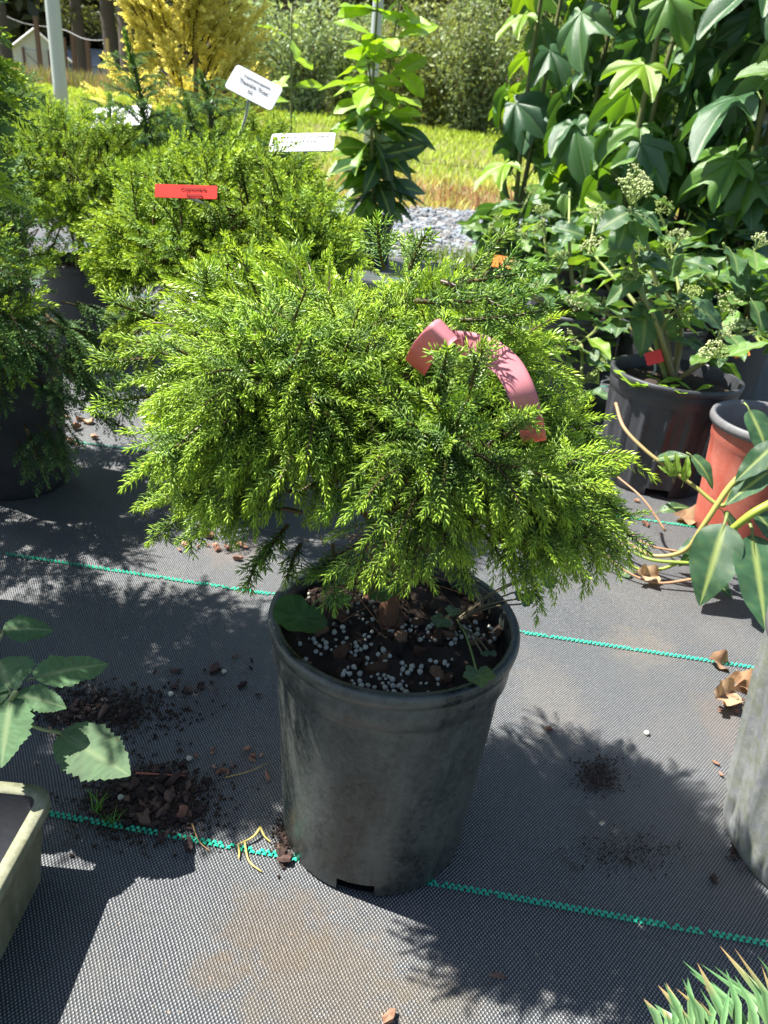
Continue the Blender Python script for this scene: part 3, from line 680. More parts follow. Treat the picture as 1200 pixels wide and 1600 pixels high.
# ------------------------------------------------------------------ the main conifer
rng = np.random.default_rng(21)
T0 = PC + np.array([0, .008, SOILZ])
plant = thing('dwarf_conifer', T0, 'bright green mounded dwarf conifer with nodding tips in the middle pot', 'conifer')
mb = MB()
tr = spline([(0, 0, -.012), (-.004, -.002, .018), (.003, .002, .045), (-.002, .004, .075), (.004, .008, .12), (0, .01, .17)], 6)
tube(mb, tr, np.interp(np.linspace(0, 1, len(tr)), [0, .15, .4, 1], [.0085, .0065, .0052, .002]), 10, (.17, .085, .05))
for a in (0.6, 2.4, 4.2, 5.3): tube(mb, [(0, 0, .008), (.008 * math.cos(a), .008 * math.sin(a), .001), (.022 * math.cos(a), .022 * math.sin(a), -.006)], [.005, .004, .0015], 7, (.15, .08, .05))
link('trunk', mb.mesh('trunk', M_BARK), plant)
lobes = [((-.056, .408, .322), (.082, .092, .060)), ((.056, .388, .280), (.066, .076, .050)), ((-.010, .432, .322), (.068, .075, .056)), ((.024, .352, .300), (.058, .055, .050)), ((-.062, .380, .286), (.056, .058, .042)), ((.034, .43, .305), (.052, .070, .058)), ((.000, .475, .315), (.080, .060, .052))]
viewd = lambda q: nrm(EYE - q)
pts = []
for (q0, n0) in dome_points(lobes, 118, rng, -.32):                       # pads of foliage with gaps between them
    if abs(q0[0] + .018) < .015 and q0[1] < .372 and q0[2] < .312: continue
    rel = rng.uniform(-.016, .010); vg = rng.normal() * .16; dv = rng.normal(size=3) * .22; td = rng.uniform(.75, 1.35)
    for _ in range(int(rng.integers(4, 8))):
        w = rng.normal(size=3) * .015; w -= n0 * (w @ n0); pts.append((q0 + w + n0 * (rel - 4.5 * (w @ w)), nrm(n0 + w * 9), vg, dv, td))
pts.sort(key=lambda t: -(t[1] @ viewd(t[0])))
inner = MB(); cen0 = np.array([.0, .40, .24]); BROWN = np.array([.14, .075, .035])
for k, (q, n, vg, dv, td) in enumerate(pts):
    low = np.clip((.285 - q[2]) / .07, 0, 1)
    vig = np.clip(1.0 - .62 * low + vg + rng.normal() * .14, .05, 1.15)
    L = rng.uniform(.048, .078) * rng.uniform(.8, 1.1)
    out = nrm(np.array([q[0] - cen0[0], q[1] - cen0[1], 0]) + 1e-6)
    d = nrm(n * .85 + UP * (.35 - .2 * low) + out * .4 + dv + rng.normal(size=3) * .16)
    p0 = q - nrm(n * .6 + d * .6) * L * rng.uniform(.66, .95)
    droop = rng.uniform(.8, 1.3) * td * (1.0 if n[2] < .75 else .6)
    hi = k < 268; dead = rng.random() < .018 and n @ viewd(q) > .6 and q[0] > -.08
    mb = MB() if hi else inner
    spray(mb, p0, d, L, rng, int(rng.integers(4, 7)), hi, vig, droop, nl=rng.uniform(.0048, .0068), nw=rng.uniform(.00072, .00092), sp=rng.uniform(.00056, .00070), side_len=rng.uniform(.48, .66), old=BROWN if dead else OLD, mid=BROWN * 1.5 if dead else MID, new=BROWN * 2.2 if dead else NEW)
    if hi:
        link('spray', mb.mesh('spray', M_NEEDLE, origin=T0), plant)
# long loose leaders that break the outline, upper right, and low skirts
loose = [((700, 470), (778, 352), .415, .9, .02), ((730, 440), (848, 425), .40, .25, .0), ((740, 470), (842, 462), .39, .2, .0), ((720, 500), (858, 505), .385, .3, .0), ((600, 420), (572, 345), .42, .7, .0), ((640, 420), (655, 372), .42, .6, .1),
         ((860, 740), (1012, 852), .375, .55, .3), ((850, 720), (985, 790), .38, .6, .3), ((820, 760), (900, 850), .36, .5, .5), ((830, 800), (868, 872), .355, .45, .6), ((700, 840), (742, 925), .345, .5, .8), ((860, 640), (958, 715), .40, .8, .3), ((800, 800), (850, 830), .36, .6, .5),
         ((420, 850), (372, 915), .37, .55, .5), ((470, 850), (440, 910), .36, .7, .5), ((520, 850), (520, 955), .36, .25, .6), ((300, 740), (205, 785), .40, .9, .3), ((300, 790), (238, 852), .40, .8, .4), ((330, 790), (300, 860), .39, .6, .4), ((240, 620), (140, 628), .41, .95, .3), ((240, 560), (148, 582), .42, .95, .3), ((250, 500), (165, 470), .42, .95, .0), ((330, 470), (320, 415), .42, .9, .0),
         ((650, 470), (748, 482), .336, .5, .2), ((690, 440), (795, 472), .345, .35, .1), ((735, 600), (745, 548), .312, .9, .0), ((690, 585), (700, 545), .306, .9, .0), ((790, 680), (836, 652), .314, .95, .2),
         ((640, 830), (660, 900), .36, .3, .6), ((560, 850), (480, 900), .37, .3, .3), ((450, 820), (400, 880), .37, .5, .4), ((650, 860), (600, 850), .36, .3, .3)]
for (a, b, Y, vig, dr) in loose:
    A, B = PY(*a, Y + .015), PY(*b, Y - .01); L = np.linalg.norm(B - A)
    mb = MB(); d = nrm(B - A) + UP * dr * .35
    spray(mb, A, d, L * 1.06, rng, 7 if L > .03 else 5, True, vig, dr * .8, nl=.0066, nw=.0009, sp=.00066, side_len=.42, s0=.03)
    link('spray', mb.mesh('spray', M_NEEDLE, origin=T0), plant)
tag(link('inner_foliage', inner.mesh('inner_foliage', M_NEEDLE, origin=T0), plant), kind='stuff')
for k in range(60):                                                     # bare twigs carrying the sprays
    q, n = pts[int(rng.integers(0, len(pts)))][:2]
    s = tr[int(rng.integers(len(tr) // 3, len(tr)))] + T0; e = q - n * .035
    ptsb = spline([s, s * .55 + e * .45 + UP * .012 + rng.normal(size=3) * .006, e], 5)
    mb = MB(); tube(mb, ptsb, np.linspace(.0026, .0010, len(ptsb)), 6, (.15, .085, .05)); link('branch', mb.mesh('branch', M_BARK, origin=T0), plant)
mb = MB()
for k in range(70):                                                     # dry brown filaments under the crown
    a = PY(rng.uniform(545, 650), rng.uniform(800, 880), rng.uniform(.36, .41)); m = a + np.array([rng.normal() * .012, rng.normal() * .01, -.012]); e = a + np.array([rng.normal() * .02, rng.normal() * .015, -rng.uniform(.012, .04)])
    tube(mb, spline([a, m, e], 5), .00022, 3, np.array([.30, .17, .09]) * rng.uniform(.6, 1.4), cap=False)
tag(link('dry_filaments', mb.mesh('dry_filaments', M_BARK, origin=T0), plant), kind='stuff')

# pink tape
def ribbon(name, pts, B, width, lab, cat):
    pts = np.asarray(pts); m = len(pts); T = nrm(np.gradient(pts, axis=0)); B = nrm(B); Nn = nrm(np.cross(B, T)); cs = np.linspace(-.5, .5, 7); V = []
    for i in range(m):
        for c in cs: V.append(pts[i] + B[i] * width * c + Nn[i] * width * .012 * (.25 - c * c) * 4)
    V = np.array(V); n = len(cs); i, j = np.meshgrid(np.arange(m - 1), np.arange(n - 1), indexing='ij'); q = np.stack([i * n + j, i * n + j + 1, (i + 1) * n + j + 1, (i + 1) * n + j], -1).reshape(-1, 4)
    mb = MB(); Nv = np.repeat(Nn, n, 0) * .0002; V2 = V - Nv; k = len(V)
    edge = []
    for i in range(m - 1):
        for a in (0, n - 1): edge.append((i * n + a, (i + 1) * n + a, (i + 1) * n + a + k, i * n + a + k))
    mb.add(np.vstack([V, V2]), [q, q[:, ::-1] + k, np.array(edge)])
    org = pts.mean(0); return tag(link(name, mb.mesh(name, M_RIBBON, origin=org), loc=tuple(org)), lab, cat)
rp = spline([PY(648, 575, .352), PY(658, 556, .335), PY(672, 538, .322), PY(687, 523, .316), PY(699, 514, .322), PY(706, 517, .335), PY(708, 529, .343), PY(716, 537, .341), PY(738, 541, .337), PY(768, 552, .331), PY(796, 576, .324), PY(814, 611, .318), PY(825, 645, .320), PY(831, 672, .334), PY(835, 690, .352)], 6)
rb = np.array([(.76, .65, .1), (.76, .65, .1), (.75, .66, .0), (.74, .67, .0), (.74, .67, .1), (.72, .70, .2), (.6, .8, .3), (.25, .95, .35), (-.15, 1., .25), (-.45, .85, .15), (-.8, .55, .1), (-.93, .3, .1), (-.98, .15, .1), (-1, .1, .1), (-1, .1, .1)])
rb = spline([a * _r - b * _u + c * _f for a, b, c in rb], 6)
ribbon('marking_tape', rp, rb, .0118, 'pink vinyl tape curled over the right side of the bright conifer', 'tape')

# ------------------------------------------------------------------ soil surface of the main pot
def chip_meshes(n, seed, cols):
    out = []
    for i in range(n):
        rr = np.random.default_rng(seed + i); mb = MB(); m = 7; a = np.sort(rr.random(m) * 6.28 / m + np.arange(m) * 6.28 / m)
        r = .5 * rr.uniform(.6, 1.1, m); el = rr.uniform(.45, .8); h = rr.uniform(.08, .2)
        top = np.stack([r * np.cos(a), el * r * np.sin(a), h * (1 + .5 * rr.normal(size=m))], -1); bot = top * np.array([1.05, 1.05, 0]) - np.array([0, 0, h * .4]); c = np.array([[0, 0, h * 1.4], [0, 0, -h * .5]])
        F = []
        for k in range(m): F += [(k, (k + 1) % m, 2 * m), ((k + 1) % m + m, k + m, 2 * m + 1)]
        mb.add(np.vstack([top, bot, c]), [np.array(F), np.array([(k, k + m, (k + 1) % m + m, (k + 1) % m) for k in range(m)])], cols[i % len(cols)]); out.append(mb.mesh('bark_chip', M_CHIP, smooth=False))
    return out
CH_SOIL = chip_meshes(10, 500, [(.07, .035, .022), (.10, .05, .03), (.16, .08, .045), (.05, .03, .022), (.2, .12, .07)])
CH_DEB = chip_meshes(10, 600, [(.05, .032, .03), (.09, .055, .045), (.035, .025, .024), (.16, .10, .075), (.07, .045, .038)])
CH_RED = chip_meshes(6, 700, [(.32, .17, .11), (.42, .24, .15), (.26, .13, .09)])
def put_chip(lib, p, s, rr, lab, grp, tilt=.3, cat='bark chip', name='bark_chip'):
    o = link(name, lib[int(rr.integers(0, len(lib)))], loc=tuple(p)); o.scale = (s * rr.uniform(.8, 1.25), s * rr.uniform(.7, 1.1), s * rr.uniform(.8, 1.3)); o.rotation_euler = (rr.normal() * tilt, rr.normal() * tilt, rr.random() * 6.28); return tag(o, lab, cat, grp)
rng = np.random.default_rng(31)
def in_pot(rmax):
    r = rmax * math.sqrt(rng.random()); a = rng.random() * 6.28; return np.array([PC[0] + r * math.cos(a), PC[1] + r * math.sin(a), SOILZ + .004 * (1 - (r / (PRT - .007)) ** 2)])
for k in range(58):
    p = in_pot(.066); put_chip(CH_SOIL, p + UP * .001, rng.uniform(.006, .014), rng, 'brown bark chip in the dark potting soil of the middle pot', 'bark chips in the middle pot', .35)
mb = MB(); scatter_stones(mb, np.zeros((1, 3)), np.array([1.0]), np.array([[.60, .64, .60]]), np.random.default_rng(2), .9)
PR = []
for i in range(5):
    mb = MB(); th = np.linspace(0, math.pi, 7); rr = np.random.default_rng(i)
    lathe(mb, np.stack([np.sin(th) + 1e-4, -np.cos(th) * .88], -1), 10, (.46, .45, .37), lambda a, z: 1 + .12 * np.sin(a * 3 + i) + .10 * np.cos(a * 2 + z * 3 + i) + .06 * np.sin(a * 5 + z * 4)); PR.append(mb.mesh('prill', M_PRILL))
clus = [(470, 930), (560, 962), (530, 985), (575, 1000), (550, 1020), (590, 1025), (600, 1060), (560, 1055), (640, 1050), (570, 1075), (660, 1000), (690, 970), (640, 980), (715, 1000), (730, 985), (750, 990), (530, 1005), (620, 1075), (545, 950), (580, 935), (500, 1010), (690, 1040), (665, 1065)]
spots = []
for k in range(330):
    cx, cy = clus[int(rng.integers(0, len(clus)))]; p = PZ(cx + rng.normal() * 12, cy + rng.normal() * 7, SOILZ + .0036 + .0012 * rng.random())
    if np.hypot(*(p[:2] - PC[:2])) > .066: continue
    if any(np.linalg.norm(p[:2] - s[:2]) < .0027 for s in spots): continue
    spots.append(p)
    o = link('prill', PR[k % 5], loc=tuple(p)); s = rng.uniform(.0009, .0020); o.scale = (s, s * rng.uniform(.75, 1.1), s * rng.uniform(.7, 1.0)); o.rotation_euler = tuple(rng.random(3) * 6)
    tag(o, 'small white fertiliser prill on the soil of the middle pot', 'prill', 'white prills in the middle pot')

# ------------------------------------------------------------------ leaves
def leaf_simple(wf, rows=22, fold=.18, curl=.3, wave=0.0, serr=0.0, teeth=12, col=(.06, .14, .04), vein=(.25, .36, .12), seed=0, mat=None, petiole=.0, side=.0, nveins=6):
    """unit leaf along +X, normal +Z"""
    rr = np.random.default_rng(seed); mb = MB(); vs = np.array([-1, -.75, -.45, -.2, -.03, .03, .2, .45, .75, 1.]); V = []; C = []; col = np.array(col); vein = np.array(vein); ph = rr.random() * 6
    for i in range(rows + 1):
        u = i / rows; w = wf(u)
        for v in vs:
            ww = w
            if serr and abs(v) == 1: ww = w * (1 + serr * ((u * teeth) % 1 - .3))
            x = u + (.06 * abs(v) * math.sin(u * math.pi)); y = v * ww
            z = -curl * u * u + fold * abs(y) + wave * w * abs(v) ** 2 * math.sin(u * 13 + ph + (2 if v > 0 else 0)) + side * y * y
            V.append((x, y, z)); c = col * (1 + .12 * rr.normal())
            if abs(v) < .1: c = vein
            elif abs(v) < .8 and nveins and ((u - abs(v) * .12) * nveins) % 1 < .16: c = col * .86 + vein * .14
            C.append(c)
    n = len(vs); i, j = np.meshgrid(np.arange(rows), np.arange(n - 1), indexing='ij')
    mb.add(V, np.stack([i * n + j, i * n + j + 1, (i + 1) * n + j + 1, (i + 1) * n + j], -1).reshape(-1, 4), np.array(C))
    if petiole: tube(mb, [(-petiole, 0, -.02), (-petiole * .4, 0, .015), (.02, 0, .0), (.3, 0, -curl * .09 - .006)], [.016, .014, .012, .006], 5, vein * .9)
    return mb.mesh('leaf', mat)
ovate = lambda W, k=.62: (lambda u: W * (math.sin(math.pi * min(max(u, 0), 1) ** k) ** .85) + .002)
obov = lambda W: (lambda u: W * (math.sin(math.pi * u ** 1.35) ** .9) + .002)

def leaf_lobed(lob, wd, seed, petiole=.7, pitch=-50, col=(.045, .10, .04), vein=(.14, .22, .09), droop=.35, mat=None, base=.30, pr=.012):
    rr = np.random.default_rng(seed); mb = MB(); ang = []
    for a, l in lob: ang += [a, a - 2.2, a + 2.2]
    ang = np.radians(np.unique(np.concatenate([ang, np.arange(-152, 153, 8)]))); la = np.radians([a for a, _ in lob]); ll = np.array([l for _, l in lob]) * rr.uniform(.88, 1.1, len(lob)); ww = np.radians(wd)
    D = np.abs(ang[:, None] - la[None]) / ww; r = np.max(ll[None] / (1 + 1.0 * D ** 1.9), 1); r = np.maximum(r, base * (1 - .35 * (np.abs(ang) / 2.65) ** 3)); dm = np.min(np.abs(ang[:, None] - la[None]), 1)
    ks = np.array([.04, .25, .5, .75, .92, 1.0]); V = []; C = []
    for t in ks:
        R = r * t; x = R * np.cos(ang); y = R * np.sin(ang); z = -droop * R ** 2 + .35 * R * np.minimum(dm, .5) - .10 * R * (dm < .06) + (.05 * np.sin(ang * 5 + seed) + .03 * np.sin(ang * 11 + seed * 2)) * t * R
        V.append(np.stack([x, y, z], -1)); isv = (np.degrees(dm) < 1.0) & (t < .93)
        C.append(np.where(isv[:, None], vein, np.array(col) * rr.uniform(.88, 1.12, (len(ang), 1))))
    V = np.concatenate(V); C = np.concatenate(C); n = len(ang); i, j = np.meshgrid(np.arange(len(ks) - 1), np.arange(n - 1), indexing='ij')
    th = math.radians(pitch); c, s = math.cos(th), math.sin(th); pe = petiole * np.array([math.cos(.55), 0, math.sin(.55)])
    V = np.stack([V[:, 0] * c - V[:, 2] * s, V[:, 1], V[:, 0] * s + V[:, 2] * c], -1) + pe
    mb.add(V, np.stack([i * n + j, i * n + j + 1, (i + 1) * n + j + 1, (i + 1) * n + j], -1).reshape(-1, 4), C)
    if petiole: tube(mb, spline([(0, 0, 0), pe * .55 + np.array([0, 0, .04]), pe], 4), pr * 1.2, 6, (.20, .30, .07))
    return mb.mesh('leaf', mat)
LOB5 = [(0, 1.0), (52, .86), (-52, .86), (108, .52), (-108, .52)]
LOB3 = [(0, 1.0), (48, .75), (-48, .75)]
FAT = [leaf_lobed(LOB5 if i % 3 == 0 else LOB3, (26, 34, 30, 38)[i % 4], i, .75, (-78, -58, -40, -66, -30, -85, -50, -70)[i], [(.050, .120, .050), (.065, .15, .045), (.10, .21, .035), (.050, .115, .055)][i % 4], mat=M_LEAF) for i in range(8)]
FATY = [leaf_lobed(LOB5, 30, 20 + i, .6, (-35, -10, -55)[i], (.20, .34, .03), (.35, .42, .1), mat=M_LEAF) for i in range(3)]
HED = [leaf_simple(ovate(.30, .58), 16, .15, (.25, .5, .1, .38)[i], .18, col=[(.07, .15, .06), (.085, .18, .055), (.13, .25, .05), (.075, .155, .07)][i], vein=(.20, .28, .10), seed=30 + i, mat=M_LEAF, petiole=.35, nveins=4) for i in range(4)]
HEDY = [leaf_simple(ovate(.30, .6), 16, .2, .3, .15, col=(.20, .34, .04), vein=(.34, .42, .12), seed=40 + i, mat=M_LEAF, petiole=.3, nveins=4) for i in range(2)]
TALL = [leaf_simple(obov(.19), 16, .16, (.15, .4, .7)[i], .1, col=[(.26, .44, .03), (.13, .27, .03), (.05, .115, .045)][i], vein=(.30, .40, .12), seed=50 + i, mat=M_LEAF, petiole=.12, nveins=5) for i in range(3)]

def leaf_at(mesh, plant, pos, out, up, size, name='leaf'):
    o = link(name, mesh, plant, mat4=frame(out, up, np.asarray(pos) - np.array(plant.location), size)); return o

def stem_plant(x, y, z0, stems, n_leaf, libs, lab, cat, name, seed, size=(.10, .15), srad=.006, zr=(.15, 1.0), scol=(.12, .16, .05), group=None, spread=.02, top=None, tilt=.2):
    rr = np.random.default_rng(seed); o = thing(name, (x, y, z0), lab, cat, group)
    for (dx, dy, h) in stems:
        ax = spline([(0, 0, 0), (dx * .3 + rr.normal() * spread, dy * .3 + rr.normal() * spread, h * .4), (dx, dy, h)], 8)
        mb = MB(); tube(mb, ax, np.linspace(srad, srad * .5, len(ax)), 7, scol); link('stem', mb.mesh('stem', M_STEM), o)
        m = n_leaf
        for k in range(m):
            t = zr[0] + (zr[1] - zr[0]) * (k + rr.random() * .7) / m; p = ax[min(int(t * (len(ax) - 1)), len(ax) - 1)]; a = k * 2.4 + rr.normal() * .4
            lib = libs if top is None or t < (.78 if name != 'upright_shrub' else .55) else top
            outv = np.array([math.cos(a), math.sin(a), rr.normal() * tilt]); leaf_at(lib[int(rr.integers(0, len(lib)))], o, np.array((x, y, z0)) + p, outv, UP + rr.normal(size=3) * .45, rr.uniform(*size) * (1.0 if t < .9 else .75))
    return o

# tall glossy lobed plants on the right
gx = lambda px, Y: PY(px, 300, Y)[0]
fats = [(812, 2.15, [(0, 0, 1.25), (.07, .1, 1.2)], 'glossy lobed leaf plant nearest the meadow, its bare stem showing'), (905, 1.95, [(.02, 0, 1.15), (-.06, .05, 1.2), (.1, .1, 1.0)], 'glossy lobed leaf plant behind the flower heads'),
        (985, 1.72, [(0, -.02, .95), (.10, .06, 1.1)], 'glossy lobed leaf plant with hanging leaves above the tallest flower head'), (1085, 1.72, [(0, 0, 1.0), (-.08, .08, 1.1), (.1, .02, .9)], 'glossy lobed leaf plant with yellow green new leaves near the top right'),
        (1185, 1.6, [(0, 0, .95), (-.08, -.05, .8), (.05, .1, 1.1)], 'glossy lobed leaf plant at the right edge'), (960, 2.45, [(0, 0, 1.35), (.16, 0, 1.3), (-.16, 0, 1.3)], 'shaded lobed leaf plant in the second row behind the flower heads'), (1110, 2.4, [(0, 0, 1.35), (.16, 0, 1.3), (-.16, 0, 1.3)], 'shaded lobed leaf plant in the second row near the right edge'),
        (1230, 2.2, [(0, 0, 1.3), (.16, 0, 1.3), (-.16, 0, 1.3)], 'shaded lobed leaf plant in the second row at the far right')]
for i, (px, Y, st, lab) in enumerate(fats):
    x = gx(px, Y); black_pot(x, Y, 'black pot under the ' + lab.split(',')[0].replace('glossy ', '').replace(' with yellow green new leaves', ''))
    stem_plant(x, Y, .158, st, 24, FAT + FATY[:1], lab, 'shrub', 'lobed_leaf_plant', 60 + i, (.075, .125), .007, (.03, 1.0), (.14, .15, .06), 'glossy lobed leaf plants', top=FAT if i != 3 else FATY + FAT[:2])
# tall bright shrub near the middle
for px, Y, h, lab, sz, nl in [(588, 2.75, .86, 'tall upright shrub with bright green top leaves in the middle distance', (.12, .17), 46), (448, 3.1, .62, 'small upright shrub with bright leaves right of the white name sign', (.11, .15), 20)]:
    x = gx(px, Y); black_pot(x, Y, 'small black pot under the ' + ('tall upright' if px > 500 else 'small upright') + ' bright leaved shrub', s=.9)
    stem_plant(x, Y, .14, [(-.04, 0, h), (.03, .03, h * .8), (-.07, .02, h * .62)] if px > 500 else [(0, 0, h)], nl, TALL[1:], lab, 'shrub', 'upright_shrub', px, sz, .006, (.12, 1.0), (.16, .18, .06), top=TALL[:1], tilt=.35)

def leaf_px(mesh, plant, a, b, up, name='leaf', wscale=1.0):
    a, b = np.asarray(a), np.asarray(b); L = np.linalg.norm(b - a); m = frame(b - a, np.asarray(up, float), a - np.array(plant.location), L)
    if wscale != 1: m = m @ Matrix.Diagonal((1, wscale, 1, 1))
    return link(name, mesh, plant, mat4=m)
# umbels
def umbel_mesh(seed, rays=9, L=.028, col=(.36, .42, .14)):
    rr = np.random.default_rng(seed); mb = MB(); pos = []
    for k in range(rays):
        a = k * 2.4; t = math.sqrt((k + .5) / rays) * 1.0; d = nrm(np.array([math.cos(a) * t, math.sin(a) * t, 1.0])); e = d * L * rr.uniform(.85, 1.1); tube(mb, [(0, 0, 0), e * .5, e], .0007, 4, (.24, .33, .08), cap=False)
        for q in range(9):
            u = nrm(rr.normal(size=3) + d * .8); tube(mb, [e, e + u * .006], .0003, 3, (.24, .33, .08), cap=False); pos.append(e + u * .0072)
    pos = np.array(pos); V = ICO_V[None] * (.0019 * rr.uniform(.8, 1.2, (len(pos), 1, 1))) + pos[:, None]; mb.add(V.reshape(-1, 3), (ICO_F[None] + np.arange(len(pos))[:, None, None] * 12).reshape(-1, 3), np.repeat(np.array(col) * rr.uniform(.8, 1.25, (len(pos), 1)), 12, 0))
    return mb.mesh('flower_cluster', M_STEM)
UMB = [umbel_mesh(i, 9, .028, [(.42, .46, .22), (.30, .38, .10)][i % 2]) for i in range(4)]

def ivy_shrub(base, branches, lab, seed, size=(.05, .07), nl=11, name='ivy_shrub', umbel=.6, lib=HED, newp=.07):
    rr = np.random.default_rng(seed); o = thing(name, base, lab, 'shrub', 'flowering ivy shrubs'); b0 = np.array(base)
    for tip in branches:
        tip = np.array(tip) - b0; mid = tip * .5 + np.array([rr.normal() * .02, rr.normal() * .02, .015]); ax = spline([(0, 0, 0), mid, tip], 7); mb = MB(); cc = np.linspace(0, 1, len(ax))[:, None]; tube(mb, ax, np.linspace(.0042, .0020, len(ax)), 6, np.array([.26, .20, .11]) * (1 - cc) + np.array([.20, .28, .06]) * cc); link('branch', mb.mesh('branch', M_STEM), o)
        for k in range(nl):
            t = .35 + .65 * (k + rr.random() * .6) / nl; p = ax[min(int(t * (len(ax) - 1)), len(ax) - 1)]; a = k * 2.4 + rr.normal() * .5; lb = HEDY if rr.random() < newp * (t > .8) * 2.5 else lib
            leaf_at(lb[int(rr.integers(0, len(lb)))], o, b0 + p + np.array([math.cos(a), math.sin(a), .4]) * .014, (math.cos(a), math.sin(a), rr.normal() * .35 + .1), UP + rr.normal(size=3) * .35, rr.uniform(*size))
        if rr.random() < umbel:
            for q in range(int(rr.integers(1, 3))):
                u = link('flower_cluster', UMB[int(rr.integers(0, 4))], o, mat4=frame(rr.normal(size=3), nrm(np.array([rr.normal() * .5, rr.normal() * .5, 1])), ax[-1] if q == 0 else ax[-4], rr.uniform(.55, .8)))
    return o
# ribbed black pot, pot behind it, red pot, and their ivies
RIB = pot_mesh(.092, .076, .165, M_POTBLACK, 'ribbed', 160); SOIL2 = soil_mesh(.084, .145, 8)
bp = np.array([.396, 1.085]); black_pot(bp[0], bp[1], 'black ribbed nursery pot left of the red pot', RIB, SOIL2, 'ribbed_pot')
bb = PZ(1040, 515, .165); black_pot(bb[0], bb[1] + .02, 'black pot with an exposed rim behind the ribbed pot')
b3 = PZ(905, 500, .165); black_pot(b3[0], b3[1] + .03, 'black pot behind the right side of the bright conifer')
b4 = PZ(1165, 520, .165); black_pot(b4[0], b4[1] + .05, 'black pot behind the red pot at the right edge')
b5 = PZ(760, 440, .165); black_pot(b5[0], b5[1] + .05, 'black pot half hidden behind the top right of the bright conifer')
REDP = thing('red_pot', (.480, .925, 0), 'terracotta red plastic pot with grey rim at the right edge', 'pot', 'nursery pots')
def red_pot():
    rt, rb, H = .080, .064, .158; mb = MB(); R = lambda z: rb + (rt - .004 - rb) * z / H
    lathe(mb, [(R(0) - .003, 0), (R(0), .003)] + [(R(z), z) for z in np.linspace(.02, H - .034, 6)] + [(R(H - .03) + .0012, H - .031), (R(H - .012) + .0012, H - .0125)], 80); link('pot_wall', mb.mesh('pot_wall', M_POTRED), REDP)
    mb = MB(); lathe(mb, [(R(H - .012) + .001, H - .0125), (rt + .001, H - .0115), (rt + .0022, H - .006), (rt + .001, H - .001), (rt - .001, H), (rt - .004, H - .001), (rt - .0055, H - .006), (R(.08) - .003, .08), (R(.03) - .003, .03)], 80); link('rim', mb.mesh('rim', mat_plastic('grey_rim_plastic', (.10, .10, .105), (.22, .22, .22), .4, .45)), REDP)
    link('potting_soil', soil_mesh(.070, .118, 9), REDP)
red_pot()
def tips(lst): return [PY(px, py, Y) for px, py, Y in lst]
ivy_shrub((bp[0], bp[1], .15), tips([(985, 290, 1.12), (965, 400, 1.1), (1010, 420, 1.15), (930, 400, 1.2), (1050, 400, 1.2), (900, 470, 1.15), (1080, 470, 1.05), (1120, 560, 1.0)]), 'flowering ivy shrub in the ribbed black pot with the tallest flower head', 71, (.035, .055), 6, umbel=.7)
ivy_shrub((bb[0], bb[1] + .02, .16), tips([(1000, 360, 1.45), (1060, 380, 1.4), (960, 370, 1.5), (1080, 440, 1.35), (1030, 330, 1.5)]), 'flowering ivy shrub in the pot behind the ribbed pot', 72, (.04, .06), 7)
ivy_shrub((b3[0], b3[1] + .03, .16), tips([(850, 340, 1.5), (890, 300, 1.55), (800, 420, 1.45), (880, 410, 1.4), (840, 460, 1.35), (930, 340, 1.5), (900, 540, 1.25), (905, 640, 1.2), (870, 560, 1.3), (935, 600, 1.25), (820, 450, 1.4), (915, 480, 1.3)]), 'flowering ivy shrub beside the top right of the bright conifer', 73, (.04, .062), 7)
ivy_shrub((b4[0], b4[1] + .05, .16), tips([(1130, 380, 1.35), (1090, 420, 1.3), (1180, 390, 1.3), (1150, 470, 1.25), (1210, 440, 1.3), (1120, 530, 1.2), (1190, 540, 1.2)]), 'flowering ivy shrub behind the red pot at the right edge', 74, (.045, .07), 8)
ivy_shrub((b5[0], b5[1] + .05, .16), tips([(790, 330, 1.75), (830, 300, 1.8), (770, 350, 1.7), (820, 370, 1.65)]), 'flowering ivy shrub next to the gravel', 75, (.05, .07), 12)
ivy_shrub((gx(1000, 1.75), 1.62, .12), tips([(940, 320, 1.6), (1080, 330, 1.6), (870, 360, 1.65), (1130, 340, 1.6), (1190, 330, 1.55)]), 'ivy shrub in the shade under the lobed leaf plants', 76, (.055, .08), 14, umbel=.4)
hp = thing('flowering_stalk', (bp[0] - .01, bp[1], .15), 'tallest flower head on a long stalk above the ribbed black pot', 'flower'); H0 = np.array(hp.location); HT = PY(985, 322, 1.08)
mb = MB(); ax = spline([(0, 0, 0), PY(1010, 480, 1.08) - H0, PY(985, 380, 1.08) - H0, HT - H0], 8); tube(mb, ax, np.linspace(.004, .0026, len(ax)), 7, (.26, .32, .10)); link('stem', mb.mesh('stem', M_STEM), hp)
link('flower_cluster', umbel_mesh(11, 13, .036, (.36, .42, .17)), hp, mat4=frame((1, .2, 0), (.05, -.15, 1), HT - H0, .85))
for (a, b, mi) in [((985, 330), (935, 352), 0), ((985, 330), (1040, 345), 1), ((980, 350), (958, 410), 0), ((990, 345), (1010, 385), 2), ((995, 400), (1050, 412), 3), ((985, 380), (930, 395), 2), ((1000, 430), (955, 455), 1), ((1008, 470), (1010, 555), 0)]:
    leaf_px(HED[mi], hp, PY(*a, 1.08), PY(*b, 1.05), (0, -.5, .8))
# fresh weed in the ribbed pot
o = thing('broadleaf_weed', (bp[0] - .035, bp[1] - .05, .148), 'bright green weed seedlings in the ribbed black pot', 'weed')
rr = np.random.default_rng(5)
for k in range(16):
    a = rr.random() * 6.28; q = np.array(o.location) + np.array([rr.normal() * .03, rr.normal() * .012, .004]); leaf_at(TALL[0], o, q, (math.cos(a), math.sin(a), .5), UP, rr.uniform(.025, .045))
